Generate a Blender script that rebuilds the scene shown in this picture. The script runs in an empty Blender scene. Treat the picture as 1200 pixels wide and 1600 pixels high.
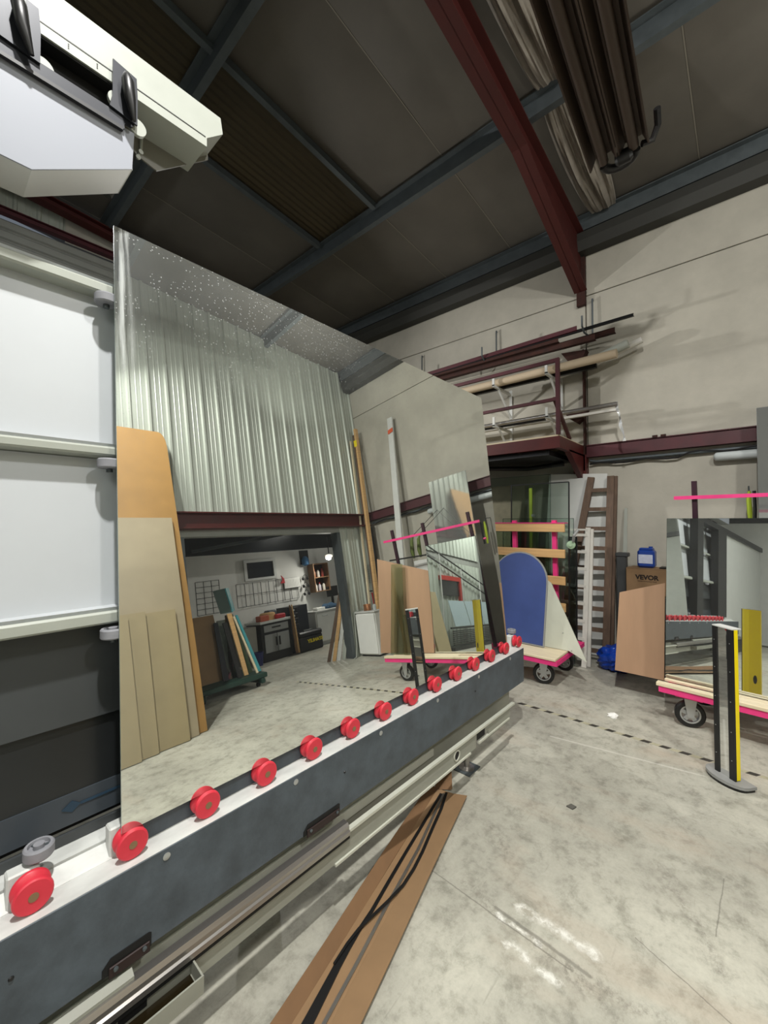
import bpy, bmesh, math, random
from mathutils import Vector, Matrix, Euler
random.seed(7)
S = bpy.context.scene
COL = S.collection
# ------------------------------------------------------------------ camera
cam = bpy.data.cameras.new('camera'); cam_o = bpy.data.objects.new('camera', cam); COL.objects.link(cam_o)
cam.sensor_fit = 'AUTO'; cam.sensor_width = 36; cam.lens = 643.0 / 1600 * 36; cam.clip_start = .02; cam.clip_end = 100
dX = Vector((575, 12, 643)).normalized()
dY = Vector((-720, 16, 643)).normalized(); dY = (dY - dX * dX.dot(dY)).normalized()
dZ = dX.cross(dY)
if dZ.y > 0: dZ = -dZ
# rows dX,dY,dZ express world axes in the camera's (right, down, forward) frame
cam_o.matrix_world = Matrix(((dX.x, -dX.y, -dX.z, 0), (dY.x, -dY.y, -dY.z, 0), (dZ.x, -dZ.y, -dZ.z, 1.6), (0, 0, 0, 1)))
S.camera = cam_o
# ------------------------------------------------------------------ world, lights, exposure
w = bpy.data.worlds.new('world'); S.world = w; w.use_nodes = True
w.node_tree.nodes['Background'].inputs[0].default_value = (.75, .85, 1, 1)
w.node_tree.nodes['Background'].inputs[1].default_value = .15
def area(name, loc, target, size, power, color=(1, .97, .9), spread=180):
    l = bpy.data.lights.new(name, 'AREA'); l.shape = 'DISK'; l.size = size; l.energy = power; l.color = color
    l.spread = math.radians(spread)
    o = bpy.data.objects.new(name, l); COL.objects.link(o); o.location = loc
    o.rotation_euler = (Vector(target) - Vector(loc)).to_track_quat('-Z', 'Y').to_euler(); return o
area('flood_lamp_front', (.1, -.1, 5.3), (1.2, .7, 0), .16, 205, (1, .985, .95), 176)
area('flood_lamp_side', (3.2, 5.3, 3.35), (4.9, -.5, 1.7), .12, 50, (1, .98, .94), 140)
area('flood_lamp_right', (1.2, -1.9, 4.7), (3.6, .5, .8), .3, 55, (1, .98, .94), 150)
area('wall_fill_rear', (-2.7, -1.15, 4.2), (-2.6, -2.5, 1.0), 1.0, 115, (1, .98, .95))  # added fill light, brightens the ribbed wall behind the camera
area('ceiling_fill_right', (3.9, -1.7, 3.5), (4.1, -1.2, 5.5), .4, 15, (1, .98, .92), 130)  # added fill light aimed up, brightens the roof lining at the right
area('hall_lamp_left', (-.5, 4.6, 4.6), (2.0, 5.0, 1), 1.2, 35, (.95, .97, 1))
S.view_settings.view_transform = 'Standard'; S.view_settings.look = 'None'
S.view_settings.gamma = 1; S.view_settings.use_curve_mapping = False
S.view_settings.exposure = .14
# ------------------------------------------------------------------ materials
def lin(h):
    h = h.lstrip('#'); r = []
    for i in (0, 2, 4):
        c = int(h[i:i + 2], 16) / 255; r.append(c / 12.92 if c <= .04045 else ((c + .055) / 1.055) ** 2.4)
    return (*r, 1)
MATS = {}
def mat(name, color, rough=.6, metal=0., var=0., scale=6., bump=0., bscale=60., stretch=None, spec=.5, emit=None, c2=None):
    if name in MATS: return MATS[name]
    m = bpy.data.materials.new(name); m.use_nodes = True; MATS[name] = m
    nt = m.node_tree; N = nt.nodes; L = nt.links; b = N['Principled BSDF']
    c = lin(color); b.inputs['Base Color'].default_value = c; b.inputs['Roughness'].default_value = rough
    b.inputs['Metallic'].default_value = metal; b.inputs['Specular IOR Level'].default_value = spec
    if emit: b.inputs['Emission Color'].default_value = lin(emit[0]); b.inputs['Emission Strength'].default_value = emit[1]
    if var or bump:
        tc = N.new('ShaderNodeTexCoord'); mp = N.new('ShaderNodeMapping'); L.new(tc.outputs['Object'], mp.inputs[0])
        if stretch: mp.inputs['Scale'].default_value = stretch
    if var:
        n = N.new('ShaderNodeTexNoise'); n.inputs['Scale'].default_value = scale; n.inputs['Detail'].default_value = 6
        n.inputs['Roughness'].default_value = .62
        L.new(mp.outputs[0], n.inputs[0]); r = N.new('ShaderNodeValToRGB'); L.new(n.outputs[0], r.inputs[0])
        cc = lin(c2) if c2 else tuple(min(1, x * (1 + var)) for x in c[:3]) + (1,)
        r.color_ramp.elements[0].position = .32; r.color_ramp.elements[1].position = .68
        r.color_ramp.elements[0].color = tuple(x * (1 - var) for x in c[:3]) + (1,); r.color_ramp.elements[1].color = cc
        L.new(r.outputs[0], b.inputs['Base Color'])
        if metal < .5 and rough < .98:
            mr = N.new('ShaderNodeMapRange'); mr.inputs[3].default_value = max(0, rough - .1); mr.inputs[4].default_value = min(1, rough + .12)
            L.new(n.outputs[0], mr.inputs[0]); L.new(mr.outputs[0], b.inputs['Roughness'])
    if bump:
        n2 = N.new('ShaderNodeTexNoise'); n2.inputs['Scale'].default_value = bscale; n2.inputs['Detail'].default_value = 4
        L.new(mp.outputs[0], n2.inputs[0]); bp = N.new('ShaderNodeBump'); bp.inputs['Strength'].default_value = bump
        bp.inputs['Distance'].default_value = .01; L.new(n2.outputs[0], bp.inputs['Height']); L.new(bp.outputs[0], b.inputs['Normal'])
    return m
def glass_mat(name, tint, gloss=.1, rough=0.):
    m = bpy.data.materials.new(name); m.use_nodes = True; nt = m.node_tree; N = nt.nodes; L = nt.links
    N.remove(N['Principled BSDF']); t = N.new('ShaderNodeBsdfTransparent'); t.inputs[0].default_value = lin(tint)
    g = N.new('ShaderNodeBsdfGlossy'); g.inputs['Roughness'].default_value = rough; g.inputs[0].default_value = (.9, .95, .93, 1)
    mx = N.new('ShaderNodeMixShader'); fr = N.new('ShaderNodeFresnel'); fr.inputs[0].default_value = 1.5
    ad = N.new('ShaderNodeMath'); ad.operation = 'ADD'; ad.inputs[1].default_value = gloss; L.new(fr.outputs[0], ad.inputs[0])
    L.new(ad.outputs[0], mx.inputs[0]); L.new(t.outputs[0], mx.inputs[1]); L.new(g.outputs[0], mx.inputs[2])
    L.new(mx.outputs[0], N['Material Output'].inputs[0]); return m

def floor_mat():
    m = bpy.data.materials.new('polished_concrete'); m.use_nodes = True; nt = m.node_tree; N = nt.nodes; L = nt.links; b = N['Principled BSDF']
    tc = N.new('ShaderNodeTexCoord')
    def noise(s, d=6, r=.6, dist=0, sc=None):
        n = N.new('ShaderNodeTexNoise'); n.inputs['Scale'].default_value = s; n.inputs['Detail'].default_value = d
        n.inputs['Roughness'].default_value = r; n.inputs['Distortion'].default_value = dist
        if sc:
            mp = N.new('ShaderNodeMapping'); mp.inputs['Scale'].default_value = sc; mp.inputs['Rotation'].default_value = (0, 0, .5)
            L.new(tc.outputs['Object'], mp.inputs[0]); L.new(mp.outputs[0], n.inputs[0])
        else: L.new(tc.outputs['Object'], n.inputs[0])
        return n.outputs[0]
    def ramp(v, stops):
        r = N.new('ShaderNodeValToRGB'); L.new(v, r.inputs[0]); e = r.color_ramp.elements
        while len(e) < len(stops): e.new(.5)
        for k, (p, c) in enumerate(stops): e[k].position = p; e[k].color = c
        return r.outputs[0]
    def mix(f, a, c, mode='MIX'):
        x = N.new('ShaderNodeMix'); x.data_type = 'RGBA'; x.blend_type = mode
        if isinstance(f, float): x.inputs[0].default_value = f
        else: L.new(f, x.inputs[0])
        for k, v in ((6, a), (7, c)):
            if isinstance(v, tuple): x.inputs[k].default_value = v
            else: L.new(v, x.inputs[k])
        return x.outputs[2]
    base = ramp(noise(.9, 4, .55, .6), [(.35, lin('#a3a195')), (.5, lin('#b4b2a5')), (.66, lin('#c4c2b4'))])
    fine = ramp(noise(9, 10, .74, .15), [(.34, (.50, .50, .48, 1)), (.5, (.90, .90, .90, 1)), (.7, (1.06, 1.06, 1.06, 1))])
    c = mix(.85, base, fine, 'MULTIPLY')
    micro = ramp(noise(60, 6, .7), [(.3, (.8, .8, .79, 1)), (.6, (1, 1, 1, 1))]); c = mix(.5, c, micro, 'MULTIPLY')
    blot = ramp(noise(2.4, 9, .72, .3), [(.56, (0, 0, 0, 1)), (.70, (1, 1, 1, 1))])
    c = mix(blot, c, mix(.5, c, lin('#8a867c')))
    warm = ramp(noise(1.6, 5, .6, .3, (1, .5, 1)), [(.55, (0, 0, 0, 1)), (.7, (1, 1, 1, 1))])
    c = mix(warm, c, mix(.5, c, lin('#b09f8c')))
    # long scratches
    scr = ramp(noise(30, 3, .5, .4, (.12, 2.2, 1)), [(.66, (0, 0, 0, 1)), (.78, (1, 1, 1, 1))])
    c = mix(scr, c, mix(.3, c, lin('#6d6a62')))
    # worn marks, and one painted light streak, with a shape of their own: distance to segments on the floor
    sx = N.new('ShaderNodeSeparateXYZ'); L.new(tc.outputs['Object'], sx.inputs[0])
    wob = noise(7, 5, .7)
    def M(op, a, b=None, clamp=False):
        n = N.new('ShaderNodeMath'); n.operation = op; n.use_clamp = clamp
        for k, v in ((0, a), (1, b)):
            if v is None: continue
            if isinstance(v, (int, float)): n.inputs[k].default_value = v
            else: L.new(v, n.inputs[k])
        return n.outputs[0]
    def seg(ax, ay, bx, by, wid, wobble=.02, soft=.5):
        ln = math.hypot(bx - ax, by - ay); ux, uy = (bx - ax) / ln, (by - ay) / ln
        px = M('SUBTRACT', sx.outputs[0], ax); py = M('SUBTRACT', sx.outputs[1], ay)
        t = M('ADD', M('MULTIPLY', px, ux), M('MULTIPLY', py, uy))
        d = M('ABSOLUTE', M('ADD', M('SUBTRACT', M('MULTIPLY', px, uy), M('MULTIPLY', py, ux)), M('MULTIPLY', M('SUBTRACT', wob, .5), wobble)))
        over = M('MAXIMUM', M('SUBTRACT', M('ABSOLUTE', M('SUBTRACT', t, ln / 2)), ln / 2), 0)
        dd = M('ADD', d, over)
        return M('DIVIDE', M('SUBTRACT', wid, dd), wid * soft, True)
    patch = ramp(noise(22, 6, .75), [(.40, (0, 0, 0, 1)), (.56, (1, 1, 1, 1))])
    for a in ((1.66, .745, 1.67, .45, .030), (1.50, .72, 1.49, .52, .022), (1.585, .80, 1.57, .62, .016)):
        s = seg(*a, wobble=.12, soft=.95); c = mix(M('MULTIPLY', s, patch), c, lin('#dddcd4'))
    for a in ((1.573, 1.118, 1.555, .50, .004), (1.84, .36, 1.70, .0, .003), (1.60, .82, 1.58, .45, .010), (2.4, .12, 2.05, .13, .003)):
        s = seg(*a, wobble=.02, soft=.6); c = mix(M('MULTIPLY', s, .55), c, lin('#5d5a53'))
    grime = ramp(noise(34, 8, .8), [(.46, (0, 0, 0, 1)), (.60, (1, 1, 1, 1))])
    for a in ((1.62, .98, 1.58, .80, .05), (1.57, .66, 1.50, .30, .05), (1.56, .52, 1.60, .2, .04), (2.0, 1.05, 1.9, .9, .09), (2.3, .35, 1.9, .1, .05)):
        s = seg(*a, wobble=.15, soft=1); c = mix(M('MULTIPLY', M('MULTIPLY', s, grime), .75), c, lin('#7b776d'))
    for a in ((3.12, 1.14, 3.27, .25, .012),):
        s = seg(*a, wobble=.01, soft=.9); c = mix(M('MULTIPLY', s, .45), c, lin('#d8d6cd'))  # streak of light thrown by the mirror post, painted into the floor colour
    L.new(c, b.inputs['Base Color'])
    rr = N.new('ShaderNodeMapRange'); L.new(noise(3, 6, .6), rr.inputs[0]); rr.inputs[3].default_value = .38; rr.inputs[4].default_value = .62
    L.new(rr.outputs[0], b.inputs['Roughness']); b.inputs['Specular IOR Level'].default_value = .35
    bp = N.new('ShaderNodeBump'); bp.inputs['Strength'].default_value = .08; bp.inputs['Distance'].default_value = .01
    L.new(noise(40, 5), bp.inputs['Height']); L.new(bp.outputs[0], b.inputs['Normal']); return m

def mirror_mat():
    m = bpy.data.materials.new('silvered_glass_dusty'); m.use_nodes = True; nt = m.node_tree; N = nt.nodes; L = nt.links; N.remove(N['Principled BSDF'])
    g = N.new('ShaderNodeBsdfGlossy'); g.inputs['Roughness'].default_value = 0.0; g.inputs[0].default_value = (.86, .885, .85, 1)
    d = N.new('ShaderNodeBsdfDiffuse'); d.inputs[0].default_value = (.62, .65, .64, 1)
    tc = N.new('ShaderNodeTexCoord'); sp = N.new('ShaderNodeSeparateXYZ'); L.new(tc.outputs['Object'], sp.inputs[0])
    def M(op, a, b=None, clamp=False):
        n = N.new('ShaderNodeMath'); n.operation = op; n.use_clamp = clamp
        for k, v in ((0, a), (1, b)):
            if v is None: continue
            if isinstance(v, (int, float)): n.inputs[k].default_value = v
            else: L.new(v, n.inputs[k])
        return n.outputs[0]
    # object origin is the lower left corner: x along, z up
    vo = N.new('ShaderNodeTexVoronoi'); vo.inputs['Scale'].default_value = 80; L.new(tc.outputs['Object'], vo.inputs[0])
    n1 = N.new('ShaderNodeTexNoise'); n1.inputs['Scale'].default_value = 3; n1.inputs['Detail'].default_value = 5; L.new(tc.outputs['Object'], n1.inputs[0])
    spot = M('MULTIPLY', M('LESS_THAN', vo.outputs['Distance'], .19), M('GREATER_THAN', n1.outputs[0], .42))
    up = M('MULTIPLY', M('SUBTRACT', sp.outputs[2], M('ADD', M('MULTIPLY', sp.outputs[0], .22), .95)), 1.3, True)
    spot = M('MULTIPLY', spot, M('MULTIPLY', up, .30))
    haze = M('MULTIPLY', M('MULTIPLY', up, up), M('ADD', .02, M('MULTIPLY', n1.outputs[0], .13)))
    mp = N.new('ShaderNodeMapping'); mp.inputs['Scale'].default_value = (26, 1, 1.6); L.new(tc.outputs['Object'], mp.inputs[0])
    n2 = N.new('ShaderNodeTexNoise'); n2.inputs['Scale'].default_value = 1.6; n2.inputs['Detail'].default_value = 5; L.new(mp.outputs[0], n2.inputs[0])
    dx = M('ABSOLUTE', M('SUBTRACT', sp.outputs[0], .035)); near = M('SUBTRACT', 1, M('MULTIPLY', dx, 26), True)
    hi = M('MULTIPLY', M('SUBTRACT', sp.outputs[2], 1.25), 5, True)
    streak = M('MULTIPLY', M('MULTIPLY', near, hi), M('MULTIPLY', M('SUBTRACT', n2.outputs[0], .38), 6, True))
    veil = M('MULTIPLY', M('SUBTRACT', 1, M('MULTIPLY', sp.outputs[0], 6), True), .06)
    f = M('MAXIMUM', M('ADD', M('ADD', spot, haze), veil), M('MULTIPLY', streak, .75))
    f = M('ADD', f, .012, True)
    mx = N.new('ShaderNodeMixShader'); L.new(f, mx.inputs[0]); L.new(g.outputs[0], mx.inputs[1]); L.new(d.outputs[0], mx.inputs[2])
    L.new(mx.outputs[0], N['Material Output'].inputs[0]); return m

m_floor = floor_mat()
m_wall = mat('painted_precast', '#aeaa9e', .85, var=.10, scale=2.2, bump=.12, bscale=25)
m_wall_clean = mat('white_room_paint', '#d9d8d3', .8, var=.04, scale=3)
m_clad = mat('galvanised_cladding', '#b9bfb5', .42, .25, var=.06, scale=3, stretch=(1, 1, .2))
m_clad_l = mat('grey_cladding', '#8f918b', .6, .1, var=.08, scale=3)
m_lining = mat('foil_lining', '#615d56', .55, .15, var=.12, scale=1.6, bump=.25, bscale=5)
m_fold = mat('lining_cloth', '#8d867c', .6, .1, var=.15, scale=8, bump=.3, bscale=14)
m_seam = mat('seam_tape', '#7f7a70', .5, .2)
m_sky = mat('brown_rooflight', '#3d341f', .6, var=.2, scale=2, stretch=(.4, 3, 1))
m_galv = mat('galvanised_steel', '#555c5f', .5, .4, var=.12, scale=9)
m_dark = mat('dark_gutter', '#33332f', .6, .2, var=.1)
m_red = mat('red_oxide_paint', '#4d0f0b', .5, var=.18, scale=5)
m_redb = mat('dark_red_rafter_paint', '#3f0a04', .65, var=.12, scale=4)
m_redd = mat('maroon_paint', '#471a21', .55, var=.2, scale=6)
m_rust = mat('rusted_steel', '#371a12', .8, .1, var=.35, scale=12, bump=.3)
m_white = mat('white_powder_coat', '#a3a79e', .45, var=.03, scale=9)
m_whited = mat('worn_white_paint', '#c6c8c4', .42, var=.14, scale=11, stretch=(.5, 1, 1))
m_lilac = mat('pale_shield', '#8f939d', .5)
m_pan = mat('white_glossy_panel', '#b6babd', .4, var=.02, scale=4)
m_char = mat('charcoal_panel', '#3a3d3e', .4, var=.12, scale=2)
m_blk = mat('black_gap', '#050505', .7)
m_slot = mat('dark_slot_brown', '#241412', .5)
m_slate = mat('slate_blue_paint', '#474f56', .5, var=.26, scale=11, bump=.05, bscale=90)
m_slatel = mat('slate_panel_low', '#343a40', .4, var=.12, scale=3)
m_mgrey = mat('machine_grey_paint', '#8d8e83', .5, var=.07, scale=4)
m_lip = mat('pale_lip', '#bcbdb0', .5, var=.05)
m_steel = mat('brushed_steel', '#a5a19c', .3, .85, var=.1, scale=14, stretch=(.1, 3, 3))
m_roll = mat('grey_rubber', '#84858a', .7, var=.1, scale=20)
m_tyre = mat('red_polyurethane', '#cb2f3f', .42, var=.06, scale=20)
m_brass = mat('brass_hub', '#8f7458', .45, .5)
m_black = mat('black_paint', '#141415', .4)
m_blacks = mat('black_anodised', '#2b2d33', .35, .3)
m_ply = mat('plywood', '#a9876a', .65, var=.10, scale=5, stretch=(1, 1, .12))
m_orange = mat('ochre_hardboard', '#a37c44', .7, var=.08, scale=4)
m_oredge = mat('ochre_edge', '#a86a2c', .8)
m_mdf = mat('grey_brown_board', '#a79a80', .75, var=.07, scale=2.5)
m_mdf2 = mat('olive_brown_board', '#a39471', .75, var=.06, scale=3)
m_pink = mat('pink_paint', '#e2397f', .45, var=.06, scale=8)
m_plum = mat('plum_paint', '#2e0d1f', .5)
m_pine = mat('pine', '#c8a06c', .65, var=.16, scale=7, stretch=(.3, .3, 6))
m_pinel = mat('pale_pine', '#d9cbac', .6, var=.12, scale=7, stretch=(6, .4, 6))
m_oldwood = mat('dark_old_wood', '#5f4c3e', .75, var=.25, scale=9, stretch=(4, 4, .4))
m_alu = mat('painted_aluminium', '#cfccc4', .5, var=.06)
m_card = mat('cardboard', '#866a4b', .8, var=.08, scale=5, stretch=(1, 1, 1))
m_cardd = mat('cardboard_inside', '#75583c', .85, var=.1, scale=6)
m_blue = mat('blue_sheet_film', '#34477f', .55, var=.1, scale=4)
m_sage = mat('pale_sage_board', '#c3c5b5', .6, var=.05)
m_bluep = mat('blue_plastic', '#1b3c8a', .35)
m_bag = mat('blue_polythene', '#0f3fa8', .25, var=.3, scale=7, bump=.6, bscale=12)
m_yel = mat('yellow_shell', '#f0d90a', .4)
m_grey = mat('mid_grey_plastic', '#8b8c8a', .5)
m_lt = mat('light_grey', '#c9cac6', .5, var=.04)
m_teal = mat('teal_board', '#3d8f97', .55, var=.08)
m_tealD = mat('dark_green_board', '#17382f', .55)
m_green = mat('green_strap', '#9fb32a', .6)
m_olive = mat('olive_glove', '#4d5a1f', .7)
m_zinc = mat('zinc_fork', '#b9bcbc', .35, .7)
m_lens = mat('frosted_lens', '#b9bfbe', .3)
m_paper = mat('paper', '#ecebe6', .9)
m_enamel = mat('white_enamel', '#e9e9e4', .4, var=.03)
m_redp = mat('red_plastic', '#b8202c', .4)
m_floorroom = None
m_bollfilm = None
g_clear = glass_mat('clear_glass', '#f1f7f3', .02)
g_green = glass_mat('green_glass', '#e2ebdd', .03)
g_dark = glass_mat('smoked_glass', '#9da6a2', .06)
m_gedge = mat('glass_edge', '#20352f', .25)
m_mirror = mirror_mat()
def simple_mirror(name, col, rough=0., dif=0.03):
    m = bpy.data.materials.new(name); m.use_nodes = True; N = m.node_tree.nodes; L = m.node_tree.links; N.remove(N['Principled BSDF'])
    g = N.new('ShaderNodeBsdfGlossy'); g.inputs['Roughness'].default_value = rough; g.inputs[0].default_value = col
    d = N.new('ShaderNodeBsdfDiffuse'); d.inputs[0].default_value = (.6, .62, .6, 1); mx = N.new('ShaderNodeMixShader'); mx.inputs[0].default_value = dif
    L.new(g.outputs[0], mx.inputs[1]); L.new(d.outputs[0], mx.inputs[2]); L.new(mx.outputs[0], N['Material Output'].inputs[0]); return m
m_mir2 = simple_mirror('silvered_glass', (.80, .84, .82, 1))
m_mir3 = simple_mirror('worn_reflective_sheet', (.62, .63, .61, 1), .05, .2)
# ------------------------------------------------------------------ mesh helpers
V = Vector
class MB:
    def __init__(s): s.v = []; s.f = []; s.mi = []; s.m = 0
    def add(s, vs, fs):
        o = len(s.v); s.v += [tuple(v) for v in vs]; s.f += [tuple(i + o for i in f) for f in fs]; s.mi += [s.m] * len(fs); return s
    def box(s, x0, x1, y0, y1, z0, z1):
        return s.add([(x0, y0, z0), (x1, y0, z0), (x1, y1, z0), (x0, y1, z0), (x0, y0, z1), (x1, y0, z1), (x1, y1, z1), (x0, y1, z1)],
                     [(0, 3, 2, 1), (4, 5, 6, 7), (0, 1, 5, 4), (1, 2, 6, 5), (2, 3, 7, 6), (3, 0, 4, 7)])
    def cbox(s, x0, x1, y0, y1, z0, z1, c=.004):     # box with chamfered edges
        bm = bmesh.new(); bmesh.ops.create_cube(bm, size=1)
        for v in bm.verts: v.co = V(((x0 + x1) / 2 + v.co.x * (x1 - x0), (y0 + y1) / 2 + v.co.y * (y1 - y0), (z0 + z1) / 2 + v.co.z * (z1 - z0)))
        c = min(c, (x1 - x0) * .4, (y1 - y0) * .4, (z1 - z0) * .4)
        bmesh.ops.bevel(bm, geom=bm.edges[:], offset=c, segments=1, affect='EDGES')
        bm.verts.ensure_lookup_table(); vs = [v.co.copy() for v in bm.verts]; fs = [[v.index for v in f.verts] for f in bm.faces]; bm.free(); return s.add(vs, fs)
    def frame(s, a, b):
        a = V(a); b = V(b); d = (b - a).normalized(); u = V((0, 0, 1)) if abs(d.z) < .9 else V((0, 1, 0))
        x = d.cross(u).normalized(); y = x.cross(d).normalized(); return a, b, d, x, y
    def bar(s, a, b, wd, h):
        a, b, d, x, y = s.frame(a, b); vs = []
        for p in (a, b):
            for i, j in ((-1, -1), (1, -1), (1, 1), (-1, 1)): vs.append(p + x * i * wd / 2 + y * j * h / 2)
        return s.add(vs, [(0, 1, 2, 3), (7, 6, 5, 4), (0, 4, 5, 1), (1, 5, 6, 2), (2, 6, 7, 3), (3, 7, 4, 0)])
    def tube(s, pts, r, n=10, closed=False):
        pts = [V(p) for p in pts]; vs = []; fs = []; K = len(pts)
        rs = r if isinstance(r, (list, tuple)) else [r] * K
        px = None
        for k, p in enumerate(pts):
            d = (pts[min(k + 1, K - 1)] - pts[max(k - 1, 0)]).normalized()
            if px is None:
                u = V((0, 0, 1)) if abs(d.z) < .9 else V((0, 1, 0)); x = d.cross(u).normalized()
            else: x = (px - d * px.dot(d)).normalized()
            px = x; y = d.cross(x)
            for i in range(n):
                a = 2 * math.pi * i / n; vs.append(p + (x * math.cos(a) + y * math.sin(a)) * rs[k])
        for k in range(K - 1):
            for i in range(n): fs.append((k * n + i, k * n + (i + 1) % n, (k + 1) * n + (i + 1) % n, (k + 1) * n + i))
        fs.append(tuple(range(n - 1, -1, -1))); fs.append(tuple(range((K - 1) * n, K * n))); return s.add(vs, fs)
    def lathe(s, c, axis, prof, n=24, caps=True):   # prof: list (t along axis, radius)
        c = V(c); d = V(axis).normalized(); u = V((0, 0, 1)) if abs(d.z) < .9 else V((1, 0, 0)); x = d.cross(u).normalized(); y = d.cross(x)
        vs = []; fs = []
        for t, r in prof:
            for i in range(n):
                a = 2 * math.pi * i / n; vs.append(c + d * t + (x * math.cos(a) + y * math.sin(a)) * max(r, 1e-5))
        for k in range(len(prof) - 1):
            for i in range(n): fs.append((k * n + i, k * n + (i + 1) % n, (k + 1) * n + (i + 1) % n, (k + 1) * n + i))
        if caps: fs.append(tuple(range(n - 1, -1, -1))); fs.append(tuple(range((len(prof) - 1) * n, len(prof) * n)))
        return s.add(vs, fs)
    def prism(s, pts, ext):              # planar polygon + extrusion vector
        n = len(pts); e = V(ext); vs = [V(p) for p in pts] + [V(p) + e for p in pts]
        return s.add(vs, [tuple(range(n))[::-1], tuple(range(n, 2 * n))] + [(i, (i + 1) % n, n + (i + 1) % n, n + i) for i in range(n)])
    def build(s, name, m, parent=None, smooth=False, loc=None):
        me = bpy.data.meshes.new(name); o = bpy.data.objects.new(name, me)
        P = V((0, 0, 0))
        if parent is not None:
            q = parent
            while q: P = P + q.location; q = q.parent
        own = V(loc) if loc is not None else V((0, 0, 0)) if parent is not None else s.base()
        off = P + own if parent is not None else own
        me.from_pydata([tuple(V(v) - off) for v in s.v], [], s.f)
        for mm in (m if isinstance(m, (list, tuple)) else [m]): me.materials.append(mm)
        if isinstance(m, (list, tuple)): me.polygons.foreach_set('material_index', s.mi)
        bm = bmesh.new(); bm.from_mesh(me); bmesh.ops.recalc_face_normals(bm, faces=bm.faces); bm.to_mesh(me); bm.free()
        if smooth:
            me.polygons.foreach_set('use_smooth', [True] * len(me.polygons)); me.set_sharp_from_angle(angle=math.radians(38))
        me.update(); COL.objects.link(o); o.location = own
        if parent is not None: o.parent = parent
        return o
    def base(s):
        xs = [v[0] for v in s.v]; ys = [v[1] for v in s.v]; zs = [v[2] for v in s.v]
        return V(((min(xs) + max(xs)) / 2, (min(ys) + max(ys)) / 2, min(zs)))
def tag(o, label, cat, group=None, kind=None):
    if label: o['label'] = label
    if cat: o['category'] = cat
    if group: o['group'] = group
    if kind: o['kind'] = kind
    return o
def thing(name, loc, label, cat, group=None):
    o = bpy.data.objects.new(name, None); o.empty_display_size = .1; COL.objects.link(o); o.location = loc; return tag(o, label, cat, group)
def structure(o, label=None):
    o['kind'] = 'structure'
    if label: o['label'] = label
    return o
def B(*a): return MB().box(*a)
def CB(*a, **k): return MB().cbox(*a, **k)
def copy_tree(o, parent=None):
    c = o.copy(); COL.objects.link(c)
    if parent is not None: c.parent = parent
    for ch in list(o.children): copy_tree(ch, c)
    return c
def sheet(pts, t):
    """polygon of 3-D points pushed by thickness t along its normal away from the viewer side"""
    a, b, c = V(pts[0]), V(pts[1]), V(pts[2]); n = (b - a).cross(c - a).normalized()
    return MB().prism(pts, n * t)
# ------------------------------------------------------------------ building
L_ = 5.6; W_ = -2.46; YL = 6.75; XF = -6.0
def roof(x): return 5.38 + .1 * (L_ - x)
fl = B(XF - .1, 7.4, -5.1, YL + .1, -.12, 0).build('floor', m_floor, loc=None)
fl.location = (0, 0, 0); fl.data.transform(Matrix.Translation((( XF - .1 + 7.4) / 2, (-5.1 + YL + .1) / 2, -.12))); structure(fl, 'worn grey polished concrete floor with scuffs and a white smear')
# back wall with precast slabs
wb = structure(B(L_ + .05, L_ + .2, W_ - .15, YL + .1, 0, 5.3).build('wall_back', m_wall), 'off white precast concrete wall with red rail')
for (y0, y1) in ((W_, 1.53), (1.545, YL)):
    for (z0, z1) in ((0, 2.40), (2.412, 4.455), (4.467, 5.28)):
        if (z0, y0) != (9, 9): CB(L_, L_ + .05, y0, y1, z0, z1, c=.003).build('wall_slab', m_wall, wb)
# corrugated right wall with an opening
def clad(name, parent, x0, x1, z0, ztop, y, sgn, m, pitch=.23):
    """ribbed sheet along X at wall plane y; ribs stand towards sgn*Y; pieces of 4 ribs each"""
    x = x0
    while x < x1 - .02:
        xe = min(x + 4 * pitch, x1); prof = []; k = 0
        while x + k * pitch < xe - 1e-4:
            a = x + k * pitch
            for dx, dy in ((0, 0), (.045, 0), (.05, .004), (.06, .004), (.065, 0), (.105, 0), (.11, .004), (.12, .004), (.125, 0), (.165, 0), (.178, .026), (.203, .026), (.216, 0)):
                if a + dx <= xe: prof.append((a + dx, dy))
            k += 1
        prof.append((xe, 0)); vs = []; fs = []
        for (px, dy) in prof:
            zt = ztop(px) if callable(ztop) else ztop
            vs += [(px, y + sgn * dy, z0), (px, y + sgn * dy, zt)]
        for i in range(len(prof) - 1): fs.append((2 * i, 2 * i + 2, 2 * i + 3, 2 * i + 1))
        MB().add(vs, fs).build(name, m, parent); x = xe
wr = structure(B(-6, 2.17, W_ - .12, W_ - .03, 0, 5.4).build('wall_right', m_clad_l), 'ribbed metal wall with red beam and workshop opening')
B(4.78, L_ + .05, W_ - .12, W_ - .03, 0, 5.3).build('wall_backing', m_clad_l, wr)
B(2.17, 4.78, W_ - .12, W_ - .03, 2.21, 5.4).build('wall_backing', m_clad_l, wr)
clad('cladding_sheet', wr, -3.81, 5.39, 2.5, lambda x: roof(x) - .03, W_, 1, m_clad)
clad('cladding_sheet', wr, 5.39, 5.6, 2.5, lambda x: roof(x) - .2, W_, 1, m_clad)
clad('cladding_sheet', wr, -3.81, 2.12, 0, 2.30, W_, 1, m_clad)
clad('cladding_sheet', wr, 4.82, 5.6, 0, 2.30, W_, 1, m_clad)
t = B(2.12, 4.82, W_ - .0, W_ + .03, 2.205, 2.30).build('trim_1', m_clad_l); structure(t, 'grey flashing strip above the workshop opening')
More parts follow.
